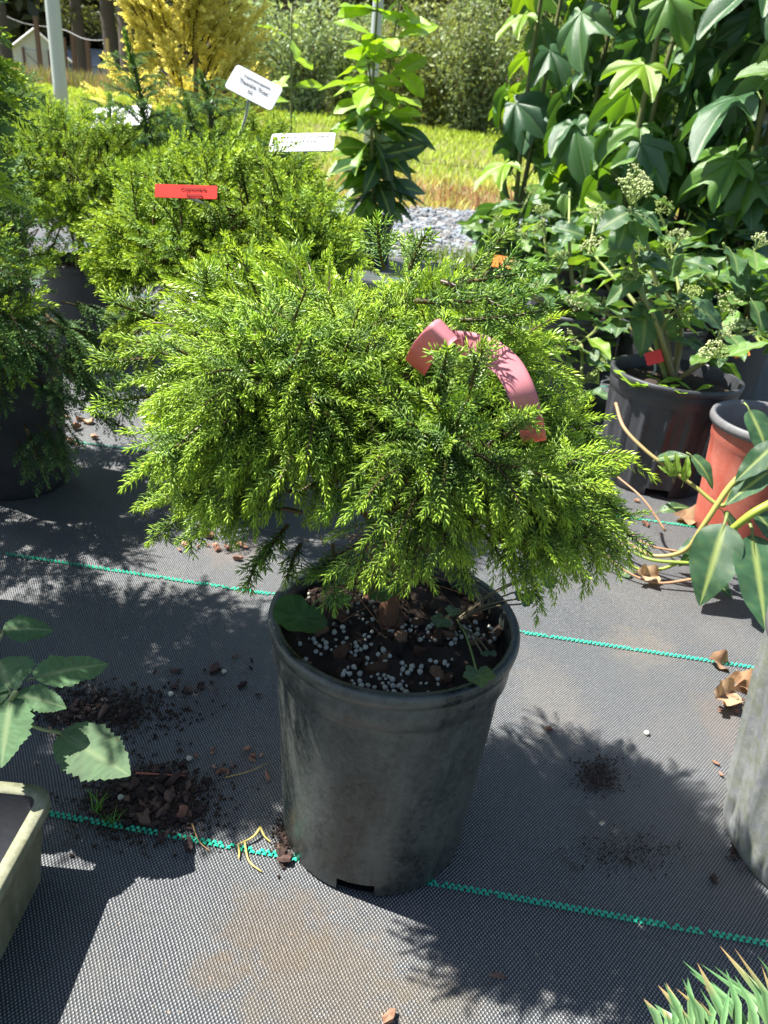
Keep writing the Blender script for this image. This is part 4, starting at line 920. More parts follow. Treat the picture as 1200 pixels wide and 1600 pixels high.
# vines trailing before the red pot
vine = thing('trailing_ivy', PZ(1230, 800, .05), 'trailing ivy with yellow green stems and long leaves before the red pot', 'vine')
V0 = np.array(vine.location)
def vine_stem(pts, r0, r1, c0, c1):
    ax = spline([np.array(p) - V0 for p in pts], 8); t = np.linspace(0, 1, len(ax))[:, None]; mb = MB(); tube(mb, ax, np.linspace(r0, r1, len(ax)), 7, np.array(c0) * (1 - t) + np.array(c1) * t); link('vine_stem', mb.mesh('vine_stem', M_STEM), vine)
G1, G2, BR = (.30, .38, .05), (.24, .33, .05), (.36, .21, .12)
vine_stem([PY(1240, 690, .80), PY(1200, 728, .79), PY(1150, 750, .78), PY(1100, 820, .77), PY(1070, 860, .775), PY(1020, 868, .79), PY(975, 845, .82)], .0042, .0018, G1, BR)
vine_stem([PY(1240, 770, .76), PY(1180, 800, .75), PY(1140, 830, .76), PY(1110, 845, .78)], .005, .0036, G1, G1)
vine_stem([PY(1240, 740, .80), PY(1160, 745, .80), PY(1130, 790, .80), PY(1085, 760, .82), PY(1050, 735, .83), PY(1010, 705, .85), PY(975, 668, .88), PY(962, 630, .92)], .0026, .0020, G2, BR)
vine_stem([PY(1085, 868, .78), PY(1030, 890, .78), PY(990, 886, .785), PY(982, 860, .79)], .0022, .0016, G2, G1)
vine_stem([PY(1085, 905, .76), PY(1020, 910, .76), PY(960, 880, .78), PY(925, 835, .80)], .0018, .0010, BR, BR)
vine_stem([PY(1040, 830, .83), PY(1005, 780, .86), PY(965, 745, .90)], .0016, .0010, BR, BR)
vine_stem([PY(1080, 880, .77), PY(1020, 875, .78), PY(985, 860, .80), PY(960, 845, .81)], .0022, .0014, G2, (.14, .2, .05))
vine_stem([PY(1060, 862, .79), PY(1010, 850, .80), PY(970, 820, .82)], .0013, .0008, BR, BR)
for e_ in (PY(1240, 690, .80), PY(1240, 770, .76), PY(1240, 740, .80)):
    vine_stem([(.505, .93, .118), (.53, .90, .175), (.56, .85, (.17 + e_[2]) / 2 + .01), e_], .0048, .0042, BR, G1)
VL = [leaf_simple(ovate(.21, .62), 20, .14, (.22, .05, .4)[i], .12, col=[(.045, .11, .05), (.05, .12, .055), (.07, .14, .06)][i], vein=(.30, .38, .12), seed=80 + i, mat=M_LEAF, petiole=.15, nveins=5) for i in range(3)]
for (a, Ya, b, Yb, up, mi, ws) in [((1132, 818), .76, (1098, 940), .70, (-.3, -.8, .5), 0, 1.35), ((1175, 835), .75, (1200, 985), .68, (0, -.8, .6), 1, 1.2), ((1150, 880), .73, (1210, 960), .69, (.2, -.6, .8), 2, 1.0), ((1080, 712), .80, (1128, 752), .78, (.2, -.5, .9), 2, 1.3), ((1026, 718), .84, (1072, 702), .83, (0, -.4, .9), 2, 1.0),
                               ((1205, 735), .78, (1135, 780), .76, (-.1, -.4, .9), 0, 1.0), ((1215, 690), .78, (1148, 752), .77, (0, -.5, .9), 1, 1.0), ((1130, 800), .79, (1170, 845), .78, (.3, -.4, .8), 2, 1.2), ((1100, 850), .78, (1060, 885), .77, (0, -.6, .8), 1, 1.0), ((1030, 800), .83, (1080, 780), .84, (0, -.3, .9), 2, .9),
                               ((985, 890), .78, (960, 905), .775, (0, -.4, .9), 2, 1.6), ((1180, 800), .76, (1230, 850), .74, (0, -.6, .8), 0, 1.3), ((1170, 640), .82, (1215, 720), .78, (0, -.7, .7), 0, 1.1), ((1090, 880), .77, (1150, 930), .74, (.1, -.7, .7), 0, 1.0), ((1110, 835), .79, (1048, 870), .80, (0, -.3, .9), 1, .8)]:
    leaf_px(VL[mi], vine, PY(*a, Ya), PY(*b, Yb), up, wscale=ws)
for a, b in [((1050, 745), (1042, 712)), ((1055, 745), (1060, 710)), ((1068, 752), (1078, 715)), ((1045, 738), (1030, 728))]:
    leaf_px(HEDY[0], vine, PY(*a, .82), PY(*b, .82), (0, -1, .3), wscale=.6)

# ------------------------------------------------------------------ pots at the frame's edges
GREY = pot_mesh(.100, .078, .195, M_POTGREY, 'ribbed', 160); SOIL3 = soil_mesh(.09, .17, 10)
gp = black_pot(.354, .408, 'sun bleached grey ribbed pot cut off by the right edge', GREY, SOIL3, 'ribbed_pot')

# conifers behind and left of the main one
def bg_conifer(x, y, zc, r, lib, lab, potlab, seed, n=150, s=(.95, 1.5), potm=M_1GAL, name='dwarf_conifer', leaders=(), off=(0, 0)):
    black_pot(x, y, potlab); x0, y0 = x, y; x, y = x + off[0], y + off[1]
    rr = np.random.default_rng(seed); b = np.array((x0, y0, .158)); o = thing(name, b, lab, 'conifer', 'potted dwarf conifers')
    mb = MB(); tube(mb, spline([(0, 0, -.01), (.004, .002, .05), (0, 0, .12), (0, 0, zc - .158 + r[2] * .4)], 5), .006, 8, (.16, .09, .055)); link('trunk', mb.mesh('trunk', M_BARK), o)
    lob = [((x, y, zc), r), ((x + r[0] * .35, y - r[1] * .2, zc - r[2] * .2), (r[0] * .75, r[1] * .75, r[2] * .75)), ((x - r[0] * .4, y + .01, zc - r[2] * .1), (r[0] * .7, r[1] * .8, r[2] * .75))]
    dense = [(np.array(c_), np.array(r_) * .55) for c_, r_ in lob]
    for k, (q, nn) in enumerate(dome_points(lob, int(n * .78), rr, {82: -.35, 81: -.75}.get(seed, -.5)) + dome_points(dense, int(n * .22), rr, -.6)):
        d = nrm(nn * .8 + UP * .3 + rr.normal(size=3) * .3); sc = rr.uniform(*s)
        link('spray', lib[int(rr.integers(0, len(lib)))], o, mat4=frame(d, UP + rr.normal(size=3) * .3, q - d * .055 * sc - b, sc))
    if seed in (81, 82, 83):                                             # hanging skirt over the rim of the pot
        for k in range(110 if seed == 81 else 40):
            a = rr.random() * 6.28; z = rr.uniform(.07, .215) if seed == 81 else rr.uniform(.19, .23); R_ = rr.uniform(.075, .10)
            d = nrm(np.array([math.cos(a) * .8, math.sin(a) * .8, -.45 + .3 * rr.normal()])); sc = rr.uniform(.8, 1.25)
            link('spray', (LIB_D if seed == 81 else lib)[k % 6], o, mat4=frame(d, UP + rr.normal(size=3) * .3, np.array([x0 + math.cos(a) * R_, y0 + math.sin(a) * R_, z + .02]) - b, sc))
    for (A, B, m) in leaders:
        A, B = np.array(A), np.array(B); mb = MB(); L = np.linalg.norm(B - A); ax = spline([A - b, (A + B) / 2 - b + np.array([.006, 0, 0]), B - b], 6); tube(mb, ax, np.linspace(.004, .0012, len(ax)), 6, (.10, .09, .04)); needles(mb, ax, .0011, .017, .0042, rr, np.array([.03, .07, .025]), np.array([.10, .20, .035]), False, .02, (55, 28)); link('leader', mb.mesh('leader', M_NEEDLE), o)
        for k in range(m):
            t = .1 + .75 * k / m; a = k * 2.4; d = np.array([math.cos(a), math.sin(a), .55]); link('spray', LIB_D[k % len(LIB_D)], o, mat4=frame(d, UP, A + (B - A) * t - b, (1.25 - .8 * t)))
    return o
bg_conifer(-.475, .875, .255, (.115, .17, .165), LIB_D[:5] + LIB_G[:2], 'dark green drooping conifer at the left edge', 'shaded black pot under the drooping conifer at the left edge', 81, 180, (.85, 1.35), off=(-.055, -.03))
bg_conifer(-.595, 1.43, .298, (.170, .15, .115), LIB_G, 'round green conifer behind the drooping one at the left', 'black pot in deep shade between the left conifer and the bright one', 82, 290)
cpos = PY(362, 330, .90)
bg_conifer(cpos[0], .90, .310, (.132, .125, .098), LIB_G, 'wide green conifer behind the bright one, carrying a red label', 'black pot hidden behind the bright conifer', 83, 300, (.85, 1.3))
bg_conifer(-.40, 1.72, .325, (.185, .16, .12), LIB_G[:6] + LIB_D[:1], 'green conifer with a dark upright leader before the golden conifer', 'black pot under the conifer with the upright leader', 84, 270, leaders=[(PY(238, 270, 1.46), PY(194, 48, 1.46), 22), (PY(160, 225, 1.5), PY(172, 150, 1.5), 5), (PY(330, 200, 1.6), PY(312, 112, 1.6), 9), (PY(295, 240, 1.6), PY(290, 150, 1.6), 8), (PY(250, 260, 1.55), PY(262, 170, 1.55), 8)])
bg_conifer(-.92, 1.75, .35, (.19, .16, .12), LIB_D, 'blue green conifer at the left edge below the glasshouse', 'black pot under the blue green conifer at the left edge', 85, 220)
bg_conifer(-.80, 2.25, .30, (.2, .16, .11), LIB_G, 'green conifer in the back row before the grey pole', 'black pot in the back row before the grey pole', 88, 200)
bg_conifer(-.455, .56, .46, (.155, .14, .135), LIB_D[:2] + LIB_G[:4], 'tall conifer just outside the left edge that shades the cloth', 'black pot just outside the left edge', 87, 300, (1.2, 1.9))
# golden conifer
def golden():
    Y = 2.35; b = PY(305, 330, Y); x = b[0]; black_pot(x, Y, 'black pot under the golden conifer'); o = thing('golden_conifer', (x, Y, .158), 'golden yellow feathery conifer rising at the upper left', 'conifer'); rr = np.random.default_rng(9)
    mb = MB(); h = .95; tube(mb, spline([(0, 0, 0), (.01, 0, h * .5), (-.03, 0, h)], 6), .007, 8, (.2, .14, .06)); link('trunk', mb.mesh('trunk', M_BARK), o)
    for k in range(290):
        t = rr.random() ** .85; z = .10 + (h - .10) * t; a = rr.random() * 6.28; R = .185 * (1 - .72 * t) * rr.uniform(.35, 1.05) * (1 + .25 * math.sin(z * 21 + a)); d = nrm(np.array([math.cos(a), math.sin(a), .55 + .6 * rr.random()]))
        link('spray', LIB_Y[k % len(LIB_Y)], o, mat4=frame(d, UP + rr.normal(size=3) * .3, np.array([-.03 * t + math.cos(a) * R * .8, math.sin(a) * R * .8, z]), rr.uniform(.75, 1.2)))
golden()

# ------------------------------------------------------------------ labels and signs
def text_mesh(body, size, mat, align='CENTER'):
    cu = bpy.data.curves.new('txt', 'FONT'); cu.body = body; cu.size = size; cu.align_x = align; cu.align_y = 'CENTER'; cu.extrude = .00008; cu.resolution_u = 2
    ob = bpy.data.objects.new('txt', cu); COL.objects.link(ob); dg = bpy.context.evaluated_depsgraph_get(); dg.update(); me = bpy.data.meshes.new_from_object(ob.evaluated_get(dg)); bpy.data.objects.remove(ob); bpy.data.curves.remove(cu)
    me.materials.clear(); me.materials.append(mat); return me
def card_mesh(w, h, r, t, mat):
    mb = MB(); P = []
    for cx, cy, a0 in ((w / 2 - r, h / 2 - r, 0), (-w / 2 + r, h / 2 - r, 90), (-w / 2 + r, -h / 2 + r, 180), (w / 2 - r, -h / 2 + r, 270)):
        for q in range(5): a = math.radians(a0 + q * 22.5); P.append((cx + r * math.cos(a), cy + r * math.sin(a)))
    n = len(P); V = [(x, y, 0) for x, y in P] + [(x, y, -t) for x, y in P]
    mb.add(V, [np.arange(n)[None], (np.arange(n)[::-1] + n)[None], np.array([(i, i + n, (i + 1) % n + n, (i + 1) % n) for i in range(n)])]); return mb.mesh('card', mat, smooth=False)
def sign(tl, tr, bl, mat, lines, lab, stake=None, name='plant_sign', cat='sign', group='plant signs', r=.004):
    tl, tr, bl = map(np.array, (tl, tr, bl)); w, h = np.linalg.norm(tr - tl), np.linalg.norm(bl - tl); c = (tr + bl) / 2; x = nrm(tr - tl); y = nrm(tl - bl); z = nrm(np.cross(x, y)); foot = c - UP * .12 if stake is None else np.array(stake)
    o = thing(name, foot, lab, cat, group); cardo = link('card', card_mesh(w, h, r, .0012, mat), o, mat4=frame(x, z, c - foot))
    for body, size, dx, dy in lines: link('lettering', text_mesh(body, size * h, M_INK), cardo, loc=(dx * w, dy * h, .0006))
    if stake is not None:
        mb = MB(); e = c - y * h * .45 - z * .002 - foot; tube(mb, spline([(0, 0, 0), e * .5 + np.array([.002, 0, 0]), e], 5), .0016, 6, (.35, .36, .37)); link('stake', mb.mesh('stake', M_METAL), o)
    return o
Y1 = .98
sign(PY(369, 99, Y1), PY(442, 137, Y1 - .01), PY(351, 136, Y1 - .015), M_TAGW, [('Cryptomeria japonica', .125, 0, .24), ("'Twinkle Toes'", .21, 0, .0), ('3G', .17, -.02, -.24)], 'tilted white sign with printed plant name above the wide conifer', stake=PY(372, 215, Y1))
sign(PY(416, 210, 1.05), PY(515, 208, 1.05), PY(428, 236, 1.01), M_TAGW, [('Cryptomeria japonica', .20, .08, .28), ("'Twinkle Toes'", .20, -.1, .0), ('3G', .20, -.25, -.28)], 'white sign lying nearly flat on the wide conifer, thin text lines', stake=PY(465, 262, 1.03))
sign(PY(142, 170, 1.53), PY(236, 163, 1.53), PY(135, 201, 1.48), M_TAGW, [], 'blank white sign half covered by the dark upright leader', stake=PY(190, 235, 1.53), r=.008)
sign(PY(238, 288, .76), PY(335, 291, .76), PY(246, 307, .755), M_TAGR, [('Cryptomeria', .38, .12, .2), ('japonica', .38, .14, -.25)], 'small red label with black print on the wide conifer', stake=PY(330, 325, .82), name='plant_label', cat='label', group='small plant labels', r=.001)
sign(PY(770, 398, 1.58), PY(800, 402, 1.56), PY(770, 416, 1.57), M_TAGO, [], 'orange label on the pot behind the top of the bright conifer', name='plant_label', cat='label', group='small plant labels', r=.001)
q = PZ(1015, 560, .16); sign(PY(1008, 552, 1.06), PY(1034, 545, 1.06), PY(1010, 572, 1.05), M_TAGR, [], 'red orange label folded in the ribbed black pot', stake=PY(1020, 585, 1.06), name='plant_label', cat='label', group='small plant labels', r=.001)
sign(PY(1148, 545, 1.16), PY(1172, 540, 1.16), PY(1144, 560, 1.15), M_TAGO, [], 'orange label among the ivy leaves above the red pot', name='plant_label', cat='label', group='small plant labels', r=.001)

# ------------------------------------------------------------------ tray and seedling, lower left
RC = PZ(84, 1233, .066)
def tray():
    H = .066; x1, y1 = RC[0] + .001, RC[1] + .003; W_, D_ = .17, .17; cx, cy = x1 - W_ / 2, y1 - D_ / 2
    o = thing('square_tray', (cx, cy, 0), 'weathered olive square tray pot cut off by the lower left edge', 'pot', 'nursery pots')
    def ring(w, d, z, r):
        P = []
        for sx, sy, a0 in ((1, 1, 0), (-1, 1, 90), (-1, -1, 180), (1, -1, 270)):
            for q in range(7): a = math.radians(a0 + q * 15); P.append((sx * (w / 2 - r) + r * math.cos(a), sy * (d / 2 - r) + r * math.sin(a), z))
        return np.array(P)
    def loft(rings, mat, name):
        mb = MB(); n = 28; V = np.concatenate(rings); m = len(rings); i, j = np.meshgrid(np.arange(m - 1), np.arange(n), indexing='ij'); mb.add(V, np.stack([i * n + j, i * n + (j + 1) % n, (i + 1) * n + (j + 1) % n, (i + 1) * n + j], -1).reshape(-1, 4)); return link(name, mb.mesh(name, mat, smooth=True), o)
    t = .020
    loft([ring(W_ - t, D_ - t, 0.001, .010), ring(W_ - t + .001, D_ - t + .001, .004, .011), ring(W_ - .008, D_ - .008, H - .010, .013), ring(W_ - .001, D_ - .001, H - .009, .014), ring(W_, D_, H - .006, .0145), ring(W_, D_, H - .0015, .0145), ring(W_ - .0018, D_ - .0018, H, .0135), ring(W_ - .015, D_ - .015, H, .008), ring(W_ - .0168, D_ - .0168, H - .0015, .007)], M_TRAY, 'tray_wall')
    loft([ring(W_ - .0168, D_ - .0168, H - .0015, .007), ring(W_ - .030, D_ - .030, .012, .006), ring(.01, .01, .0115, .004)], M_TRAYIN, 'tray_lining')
tray()
sd = thing('serrated_seedling', PZ(-45, 1190, .012), 'seedling with serrated dull green leaves at the left edge', 'seedling'); S0 = np.array(sd.location)
SL = [leaf_simple(ovate(.27, .66), 30, .10, (.10, .22, .0)[i], .10, serr=.24, teeth=13, col=[(.10, .20, .085), (.085, .18, .075), (.12, .21, .10)][i], vein=(.22, .31, .15), seed=90 + i, mat=M_SEED, petiole=.08, nveins=8, side=-.3) for i in range(3)]
mb = MB(); tube(mb, spline([(0, 0, 0), PZ(-15, 1150, .06) - S0, PZ(18, 1092, .115) - S0, PZ(25, 1080, .12) - S0], 6), .0018, 6, (.2, .24, .1)); link('stem', mb.mesh('stem', M_STEM), sd)
for a, za, b, zb, mi, ws, up in [((52, 1060), .118, (172, 1028), .108, 0, 1.0, (.1, -.1, 1)), ((25, 1085), .115, (103, 1097), .112, 1, 1.15, (0, -.2, 1)), ((18, 1090), .115, (-2, 1195), .100, 0, 1.25, (-.1, -.3, 1)), ((93, 1145), .085, (204, 1212), .072, 2, 1.2, (.15, -.25, 1)), ((4, 985), .085, (84, 975), .082, 1, 1.35, (0, -.25, 1)),
                             ((15, 1078), .118, (-10, 1010), .115, 1, 1.2, (-.2, 0, 1)), ((14, 1085), .116, (-60, 1090), .11, 0, 1.2, (-.2, -.2, 1)), ((22, 1078), .119, (33, 1045), .126, 2, .8, (.4, -.5, .8)), ((-5, 1120), .09, (-80, 1160), .08, 2, 1.2, (0, -.2, 1))]:
    leaf_px(SL[mi], sd, PZ(*a, za), PZ(*b, zb), up, wscale=ws)
mb = MB(); tube(mb, spline([PZ(22, 1120, .10) - S0, PZ(60, 1138, .096) - S0, PZ(96, 1146, .085) - S0], 5), .0011, 5, (.3, .33, .16)); link('petiole', mb.mesh('petiole', M_STEM), sd)
mb = MB(); tube(mb, spline([PZ(10, 1090, .11) - S0, PZ(-14, 1040, .10) - S0, PZ(5, 986, .085) - S0], 5), .0011, 5, (.3, .33, .16)); link('petiole', mb.mesh('petiole', M_STEM), sd)

# long needled shoot, lower right
sp = thing('long_needle_conifer', (.40, .13, 0), 'long needled conifer shoot reaching in at the lower right corner', 'conifer'); S1 = np.array(sp.location)
black_pot(.42, .10, 'black pot just outside the lower right corner')
NZ = .085; pa, pb = PZ(1330, 1668, NZ), PZ(1026, 1608, NZ + .004)
ax = spline([np.array([0, 0, .16]), PZ(1400, 1640, NZ + .03) - S1, pa - S1, (pa + pb) / 2 - S1, pb - S1], 8)
mb = MB(); tube(mb, ax, np.linspace(.0035, .0012, len(ax)), 7, (.3, .28, .08)); link('stem', mb.mesh('stem', M_STEM), sp)
mb = MB(); rr = np.random.default_rng(77); m = 54; Llen = np.linalg.norm(pb - pa)
for k in range(m):
    t = (k / m) ** .8; p = pa + (pb - pa) * t - S1; ln = .042 * (1 - .72 * t ** 2.2) * rr.uniform(.55, 1.2); side = 1 if k % 5 else -1; T = nrm(pb - pa)
    bk = nrm(np.array([.05, .85, .45])) if side > 0 else nrm(np.array([0, -.8, .3])); d = nrm(bk * 1.0 + T * (.22 + .30 * rr.normal()) + UP * (.2 + rr.normal() * .45)); wv = nrm(np.cross(d, UP * .6 + T)) * (.0023 * rr.uniform(.75, 1.2)); mid = p + d * ln * .5 + UP * ln * .05; tip = p + d * ln * .92 + T * ln * (.22 + .1 * rr.normal()) + UP * ln * .06 * rr.normal()
    c = np.array([.07, .16, .065]) * rr.uniform(.75, 1.25); c2 = np.array([.50, .30, .15]) if rr.random() < .3 else c * 1.5; fold = np.cross(wv, d) * .55
    mb.add([p - wv * .6, p + fold * .6, p + wv * .6, mid - wv, mid + fold, mid + wv, tip], [np.array([[0, 1, 4, 3], [1, 2, 5, 4]]), np.array([[3, 4, 6], [4, 5, 6]])], np.array([c * 1.5 + [.1, .1, .02], c, c * 1.5 + [.1, .1, .02], c * 1.6 + [.10, .12, .06], c, c * 1.6 + [.10, .12, .06], c2]))
link('needle_tuft', mb.mesh('needle_tuft', M_NEEDLE), sp)

# ------------------------------------------------------------------ weeds in the main pot
def round_leaf(seed, col=(.045, .13, .03), notch=.25, lobes=0):
    rr = np.random.default_rng(seed); mb = MB(); a = np.linspace(-math.pi, math.pi, 49); r = .5 * (1 - notch * np.exp(-((np.abs(a) - math.pi) / .35) ** 2))
    if lobes: r = r * (1 + .13 * np.cos(a * lobes) + .05 * np.cos(a * lobes * 3))
    V = [(0, 0, 0)]; C = [np.array(col) * 1.6]
    for t in (.3, .6, .85, 1.0):
        for k in range(48): V.append((r[k] * t * math.cos(a[k]), r[k] * t * math.sin(a[k]), .12 * t * t * (.6 + .4 * math.sin(a[k] * 2 + seed)) - .02 * math.cos(a[k] * 8) * t)); C.append(np.array(col) * rr.uniform(.85, 1.15) * (1.25 if k % 6 == 0 and t < .9 else 1))
    F4 = [(1 + q * 48 + k, 1 + (q + 1) * 48 + k, 1 + (q + 1) * 48 + (k + 1) % 48, 1 + q * 48 + (k + 1) % 48) for q in range(3) for k in range(48)]
    mb.add(np.array(V) + np.array([.35, 0, 0]), [np.array([(0, 1 + k, 1 + (k + 1) % 48) for k in range(48)]), np.array(F4)], np.array(C)); return mb.mesh('leaf', M_LEAF)
RL = [round_leaf(i) for i in range(2)]; GL = [round_leaf(5 + i, (.12, .20, .09), .4, 5) for i in range(2)]; CL = [round_leaf(9, (.07, .13, .06), .1, 3)]
def pot_weed(name, lab, base, leaves, lib, grp, sc=(.2, .28, .08), ups=(0, -.3, 1)):
    o = thing(name, base, lab, 'weed', grp); b = np.array(base)
    for (c, z, s, mi) in leaves:
        p = PZ(*c, z); d = nrm(p - b + np.array([0, 0, .01])); mb = MB(); tube(mb, spline([(0, 0, 0), (p - b) * .5 + UP * .004, p - b - UP * .0016], 5), .0006, 5, sc); link('petiole', mb.mesh('petiole', M_STEM), o)
        hd = nrm(np.array([d[0], d[1], 0])); link('leaf', lib[mi % len(lib)], o, mat4=frame(hd, np.array(ups) + hd * .1, p - b - hd * s * .35, s))
    return o
pot_weed('round_leaf_weed', 'weed with large round dark leaves at the left inside the middle pot', PZ(520, 930, SOILZ), [((468, 965), .185, .033, 0), ((606, 914), .208, .025, 1), ((530, 940), .182, .016, 0), ((540, 900), .19, .016, 1)], RL, 'weeds in the middle pot', ups=(0, -.75, .7))
pot_weed('lobed_leaf_weed', 'weed with small pale lobed leaves at the right of the middle pot', PZ(712, 965, SOILZ), [((748, 1056), .183, .017, 0), ((690, 972), .180, .013, 1), ((708, 955), .183, .010, 0)], GL, 'weeds in the middle pot', ups=(0, -.5, .9))
pot_weed('clover_weed', 'three leaved weed stems hanging over the right rim of the middle pot', PZ(705, 975, SOILZ), [((822, 940), .180, .009, 0), ((812, 932), .182, .008, 0), ((828, 930), .181, .008, 0), ((856, 908), .185, .013, 0), ((822, 898), .19, .011, 0), ((842, 893), .188, .009, 0), ((770, 1022), .176, .005, 0), ((758, 1022), .176, .005, 0)], CL, 'weeds in the middle pot', (.16, .13, .07), (0, -.3, 1))
# ------------------------------------------------------------------ litter on the cloth
rng = np.random.default_rng(41)
def litter(cx, cy, sx, sy, n, lib, size, lab, grp, tilt=.3):
    for k in range(n):
        p = PZ(cx + rng.normal() * sx, cy + rng.normal() * sy, .0); s = rng.uniform(*size) * (1 + (rng.random() < .12) * .8); put_chip(lib, p + UP * (.0015 + .12 * s), s, rng, lab, grp, tilt)
litter(245, 1255, 44, 25, 88, CH_DEB, (.004, .011), 'dark bark crumb in the pile on the green thread at lower left', 'bark crumbs in the lower left pile')
litter(130, 1110, 42, 16, 34, CH_DEB, (.004, .009), 'dark bark crumb in the shaded litter behind the serrated seedling', 'bark crumbs behind the seedling')
litter(320, 1065, 50, 22, 20, CH_DEB, (.004, .011), 'dark bark crumb scattered in the shade left of the middle pot', 'bark crumbs left of the middle pot')
litter(345, 1190, 40, 18, 14, CH_RED, (.004, .009), 'reddish bark flake on the cloth left of the middle pot', 'reddish flakes left of the middle pot', .12)
litter(446, 1315, 7, 14, 12, CH_DEB, (.003, .008), 'dark bark crumb pressed against the foot of the middle pot', 'bark crumbs at the foot of the middle pot')
litter(338, 862, 30, 10, 12, CH_RED, (.005, .013), 'tan bark flake under the left of the bright conifer', 'tan flakes under the bright conifer', .25)
litter(125, 668, 22, 16, 16, CH_RED, (.008, .018), 'tan dry leaf bit beside the pot at the left edge', 'tan bits beside the left pot', .35)
litter(1150, 1115, 20, 12, 8, CH_RED, (.004, .010), 'reddish flake near the curled dead leaves', 'reddish flakes by the dead leaves', .2)
litter(1148, 1290, 6, 22, 10, CH_DEB, (.003, .007), 'dark crumb along the foot of the grey ribbed pot', 'crumbs at the foot of the grey pot')
litter(960, 800, 60, 40, 18, CH_RED, (.006, .014), 'tan flake on the shaded cloth around the ribbed black pot', 'tan flakes around the ribbed pot', .3)
litter(930, 640, 40, 40, 16, CH_DEB, (.008, .018), 'dark dead leaf bit on the cloth behind the bright conifer', 'dead leaf bits behind the bright conifer', .4)
for (x, y, s, lib, lab) in [(857, 1142, .007, CH_RED, 'single reddish flake at the top of the big shadow'), (1118, 1195, .008, CH_RED, 'oval reddish seed husk nearest the dead leaves'), (1126, 1213, .007, CH_RED, 'reddish flake just below the oval husk'), (1113, 1376, .009, CH_DEB, 'dark oval husk at the right end of the big shadow'), (776, 1529, .010, CH_DEB, 'dark flake in the near edge of the big shadow'), (607, 1592, .013, CH_RED, 'tan bark flake at the bottom edge of the picture'), (418, 1217, .012, CH_RED, 'flat tan flake beside the left wall of the middle pot'), (286, 1275, .013, CH_RED, 'orange tan flake on the bark pile'), (264, 1248, .014, CH_DEB, 'largest round dark bark disc on the bark pile')]:
    put_chip(lib, PZ(x, y, .0) + UP * .0025, s, rng, lab, None, .1)
for (x, y, lab) in [(1010, 1148, 'single white prill on the cloth right of the middle pot'), (296, 1188, 'white prill in the shade above the bark pile'), (189, 1249, 'white prill on the left of the bark pile'), (267, 1087, 'white prill in the shaded litter left of the middle pot'), (350, 1052, 'pale prill at the top of the shaded litter')]:
    o = link('prill', PR[0], loc=tuple(PZ(x, y, 0) + UP * .002)); o.scale = (.0024,) * 3; tag(o, lab, 'prill', 'loose prills on the cloth')
# soil spill under the litter
def spill(cx, cy, rx, ry, seed, lab, n=420, fine=1.0):
    rr = np.random.default_rng(seed); P = np.array([PZ(cx + rr.normal() * rx, cy + rr.normal() * ry, 0) for _ in range(n)]); s = rr.uniform(.0004, .0014, n) * fine; P[:, 2] = s * .5 + .0005
    mb = MB(); scatter_stones(mb, P, s, np.array([.045, .03, .022]) * rr.uniform(.5, 1.6, (n, 1)), rr, .7); o = P.mean(0); tag(link('spilled_soil', mb.mesh('spilled_soil', M_CHIP, False, origin=o), loc=tuple(o)), lab, 'soil', kind='stuff')
spill(235, 1252, 50, 28, 1, 'loose dark soil under the bark pile at lower left', 2200); spill(170, 1112, 60, 20, 2, 'loose dark soil in the shade behind the seedling', 1200); spill(441, 1312, 7, 18, 3, 'loose soil at the foot of the middle pot', 160); spill(1152, 1300, 6, 26, 4, 'loose soil along the foot of the grey pot', 160)
spill(935, 1212, 20, 15, 6, 'sprinkled dark soil inside the big shadow right of the pot', 700, .6); spill(990, 1330, 50, 16, 8, 'fine dark grit at the far right of the big shadow', 500, .5)
# twigs
def twig(name, lines, r, col, lab, cat='twig'):
    P = [spline([PZ(*q[:2], q[2] if len(q) > 2 else .0022) for q in L], 5) for L in lines]; o = P[0][0].copy(); o[2] = 0; mb = MB()
    for k, L in enumerate(P): tube(mb, L, np.linspace(r * (1 if k == 0 else .7), r * .45, len(L)), 6, col)
    return tag(link(name, mb.mesh(name, M_STEM, origin=o), loc=tuple(o)), lab, cat)
twig('twig', [[(407, 1293, .006), (395, 1308, .004), (370, 1320, .003)], [(407, 1293, .006), (413, 1306, .004), (423, 1316, .002)], [(372, 1320, .003), (374, 1332, .002), (373, 1342, .002)], [(382, 1314, .003), (389, 1345, .002), (409, 1362, .002)]], .0011, (.55, .42, .12), 'forked yellow twig across the green thread left of the pot')
twig('twig', [[(300, 1287, .003), (311, 1314, .003), (328, 1330, .001)]], .0006, (.45, .28, .12), 'thin curved straw on the green thread')
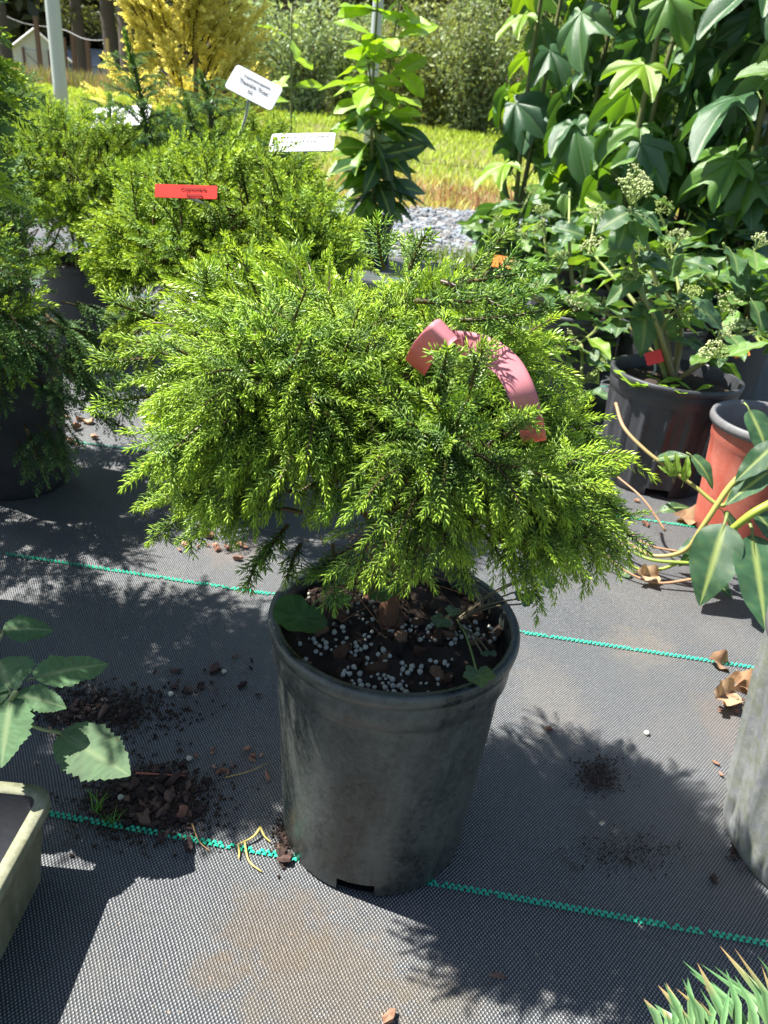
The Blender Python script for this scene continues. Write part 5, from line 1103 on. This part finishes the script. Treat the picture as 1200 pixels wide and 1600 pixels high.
twig('twig', [[(212, 1208, .004), (250, 1210, .004), (290, 1212, .004)]], .0009, (.40, .12, .08), 'thin red stalk on the bark pile')
twig('twig', [[(352, 1215, .002), (390, 1205, .003), (420, 1192, .003)]], .0006, (.4, .3, .1), 'thin tan straw beside the left wall of the pot')
# dead curled leaves near the grey pot
DL = [leaf_simple(ovate(.30, .6), 14, .9, (.5, .9, -.4)[i], .5, col=[(.34, .21, .12), (.28, .17, .10), (.40, .27, .16)][i], vein=(.22, .13, .08), seed=110 + i, mat=M_PAPERLEAF, nveins=5) for i in range(3)]
for a, b, i, lab in [((1148, 1080), (1100, 1103), 2, 'largest curled tan dead leaf on the cloth beside the grey pot'), ((1195, 1078), (1140, 1085), 1, 'crumpled dead leaf against the grey pot'), ((1190, 1070), (1128, 1060), 0, 'twisted brown dead leaf behind the largest dead leaf'), ((1108, 1028), (1158, 1043), 1, 'rolled dead leaf lying on the green thread'), ((1185, 1090), (1165, 1108), 0, 'small dead leaf scrap under the largest dead leaf'), ((1030, 900), (985, 905), 2, 'pale dead leaf scrap under the trailing ivy'), ((1100, 815), (1040, 800), 0, 'dry brown leaf at the foot of the red pot')]:
    A, B = PZ(*a, .006), PZ(*b, .004); L = np.linalg.norm(B - A); tag(link('dead_leaf', DL[i], mat4=frame(B - A, (.2 * i - .2, -.5, 1), A, L)), lab, 'dead leaf', 'dead leaves on the cloth')
# little grass tufts on the bark pile
for (x, y, lab) in [(172, 1287, 'small green grass tuft at the front of the bark pile'), (155, 1265, 'small green grass tuft in the shade of the bark pile')]:
    o = PZ(x, y, 0); rr = np.random.default_rng(x); mb = MB(); n = 16; blades(mb, np.stack([rr.normal(size=n) * .002, rr.normal(size=n) * .002, np.zeros(n)], -1), rr.uniform(.006, .014, n), np.full(n, .0006), np.array([.12, .28, .05]) * rr.uniform(.7, 1.3, (n, 1)), rr, 1.3); tag(link('grass_tuft', mb.mesh('grass_tuft', M_GRASS), loc=tuple(o)), lab, 'grass tuft')
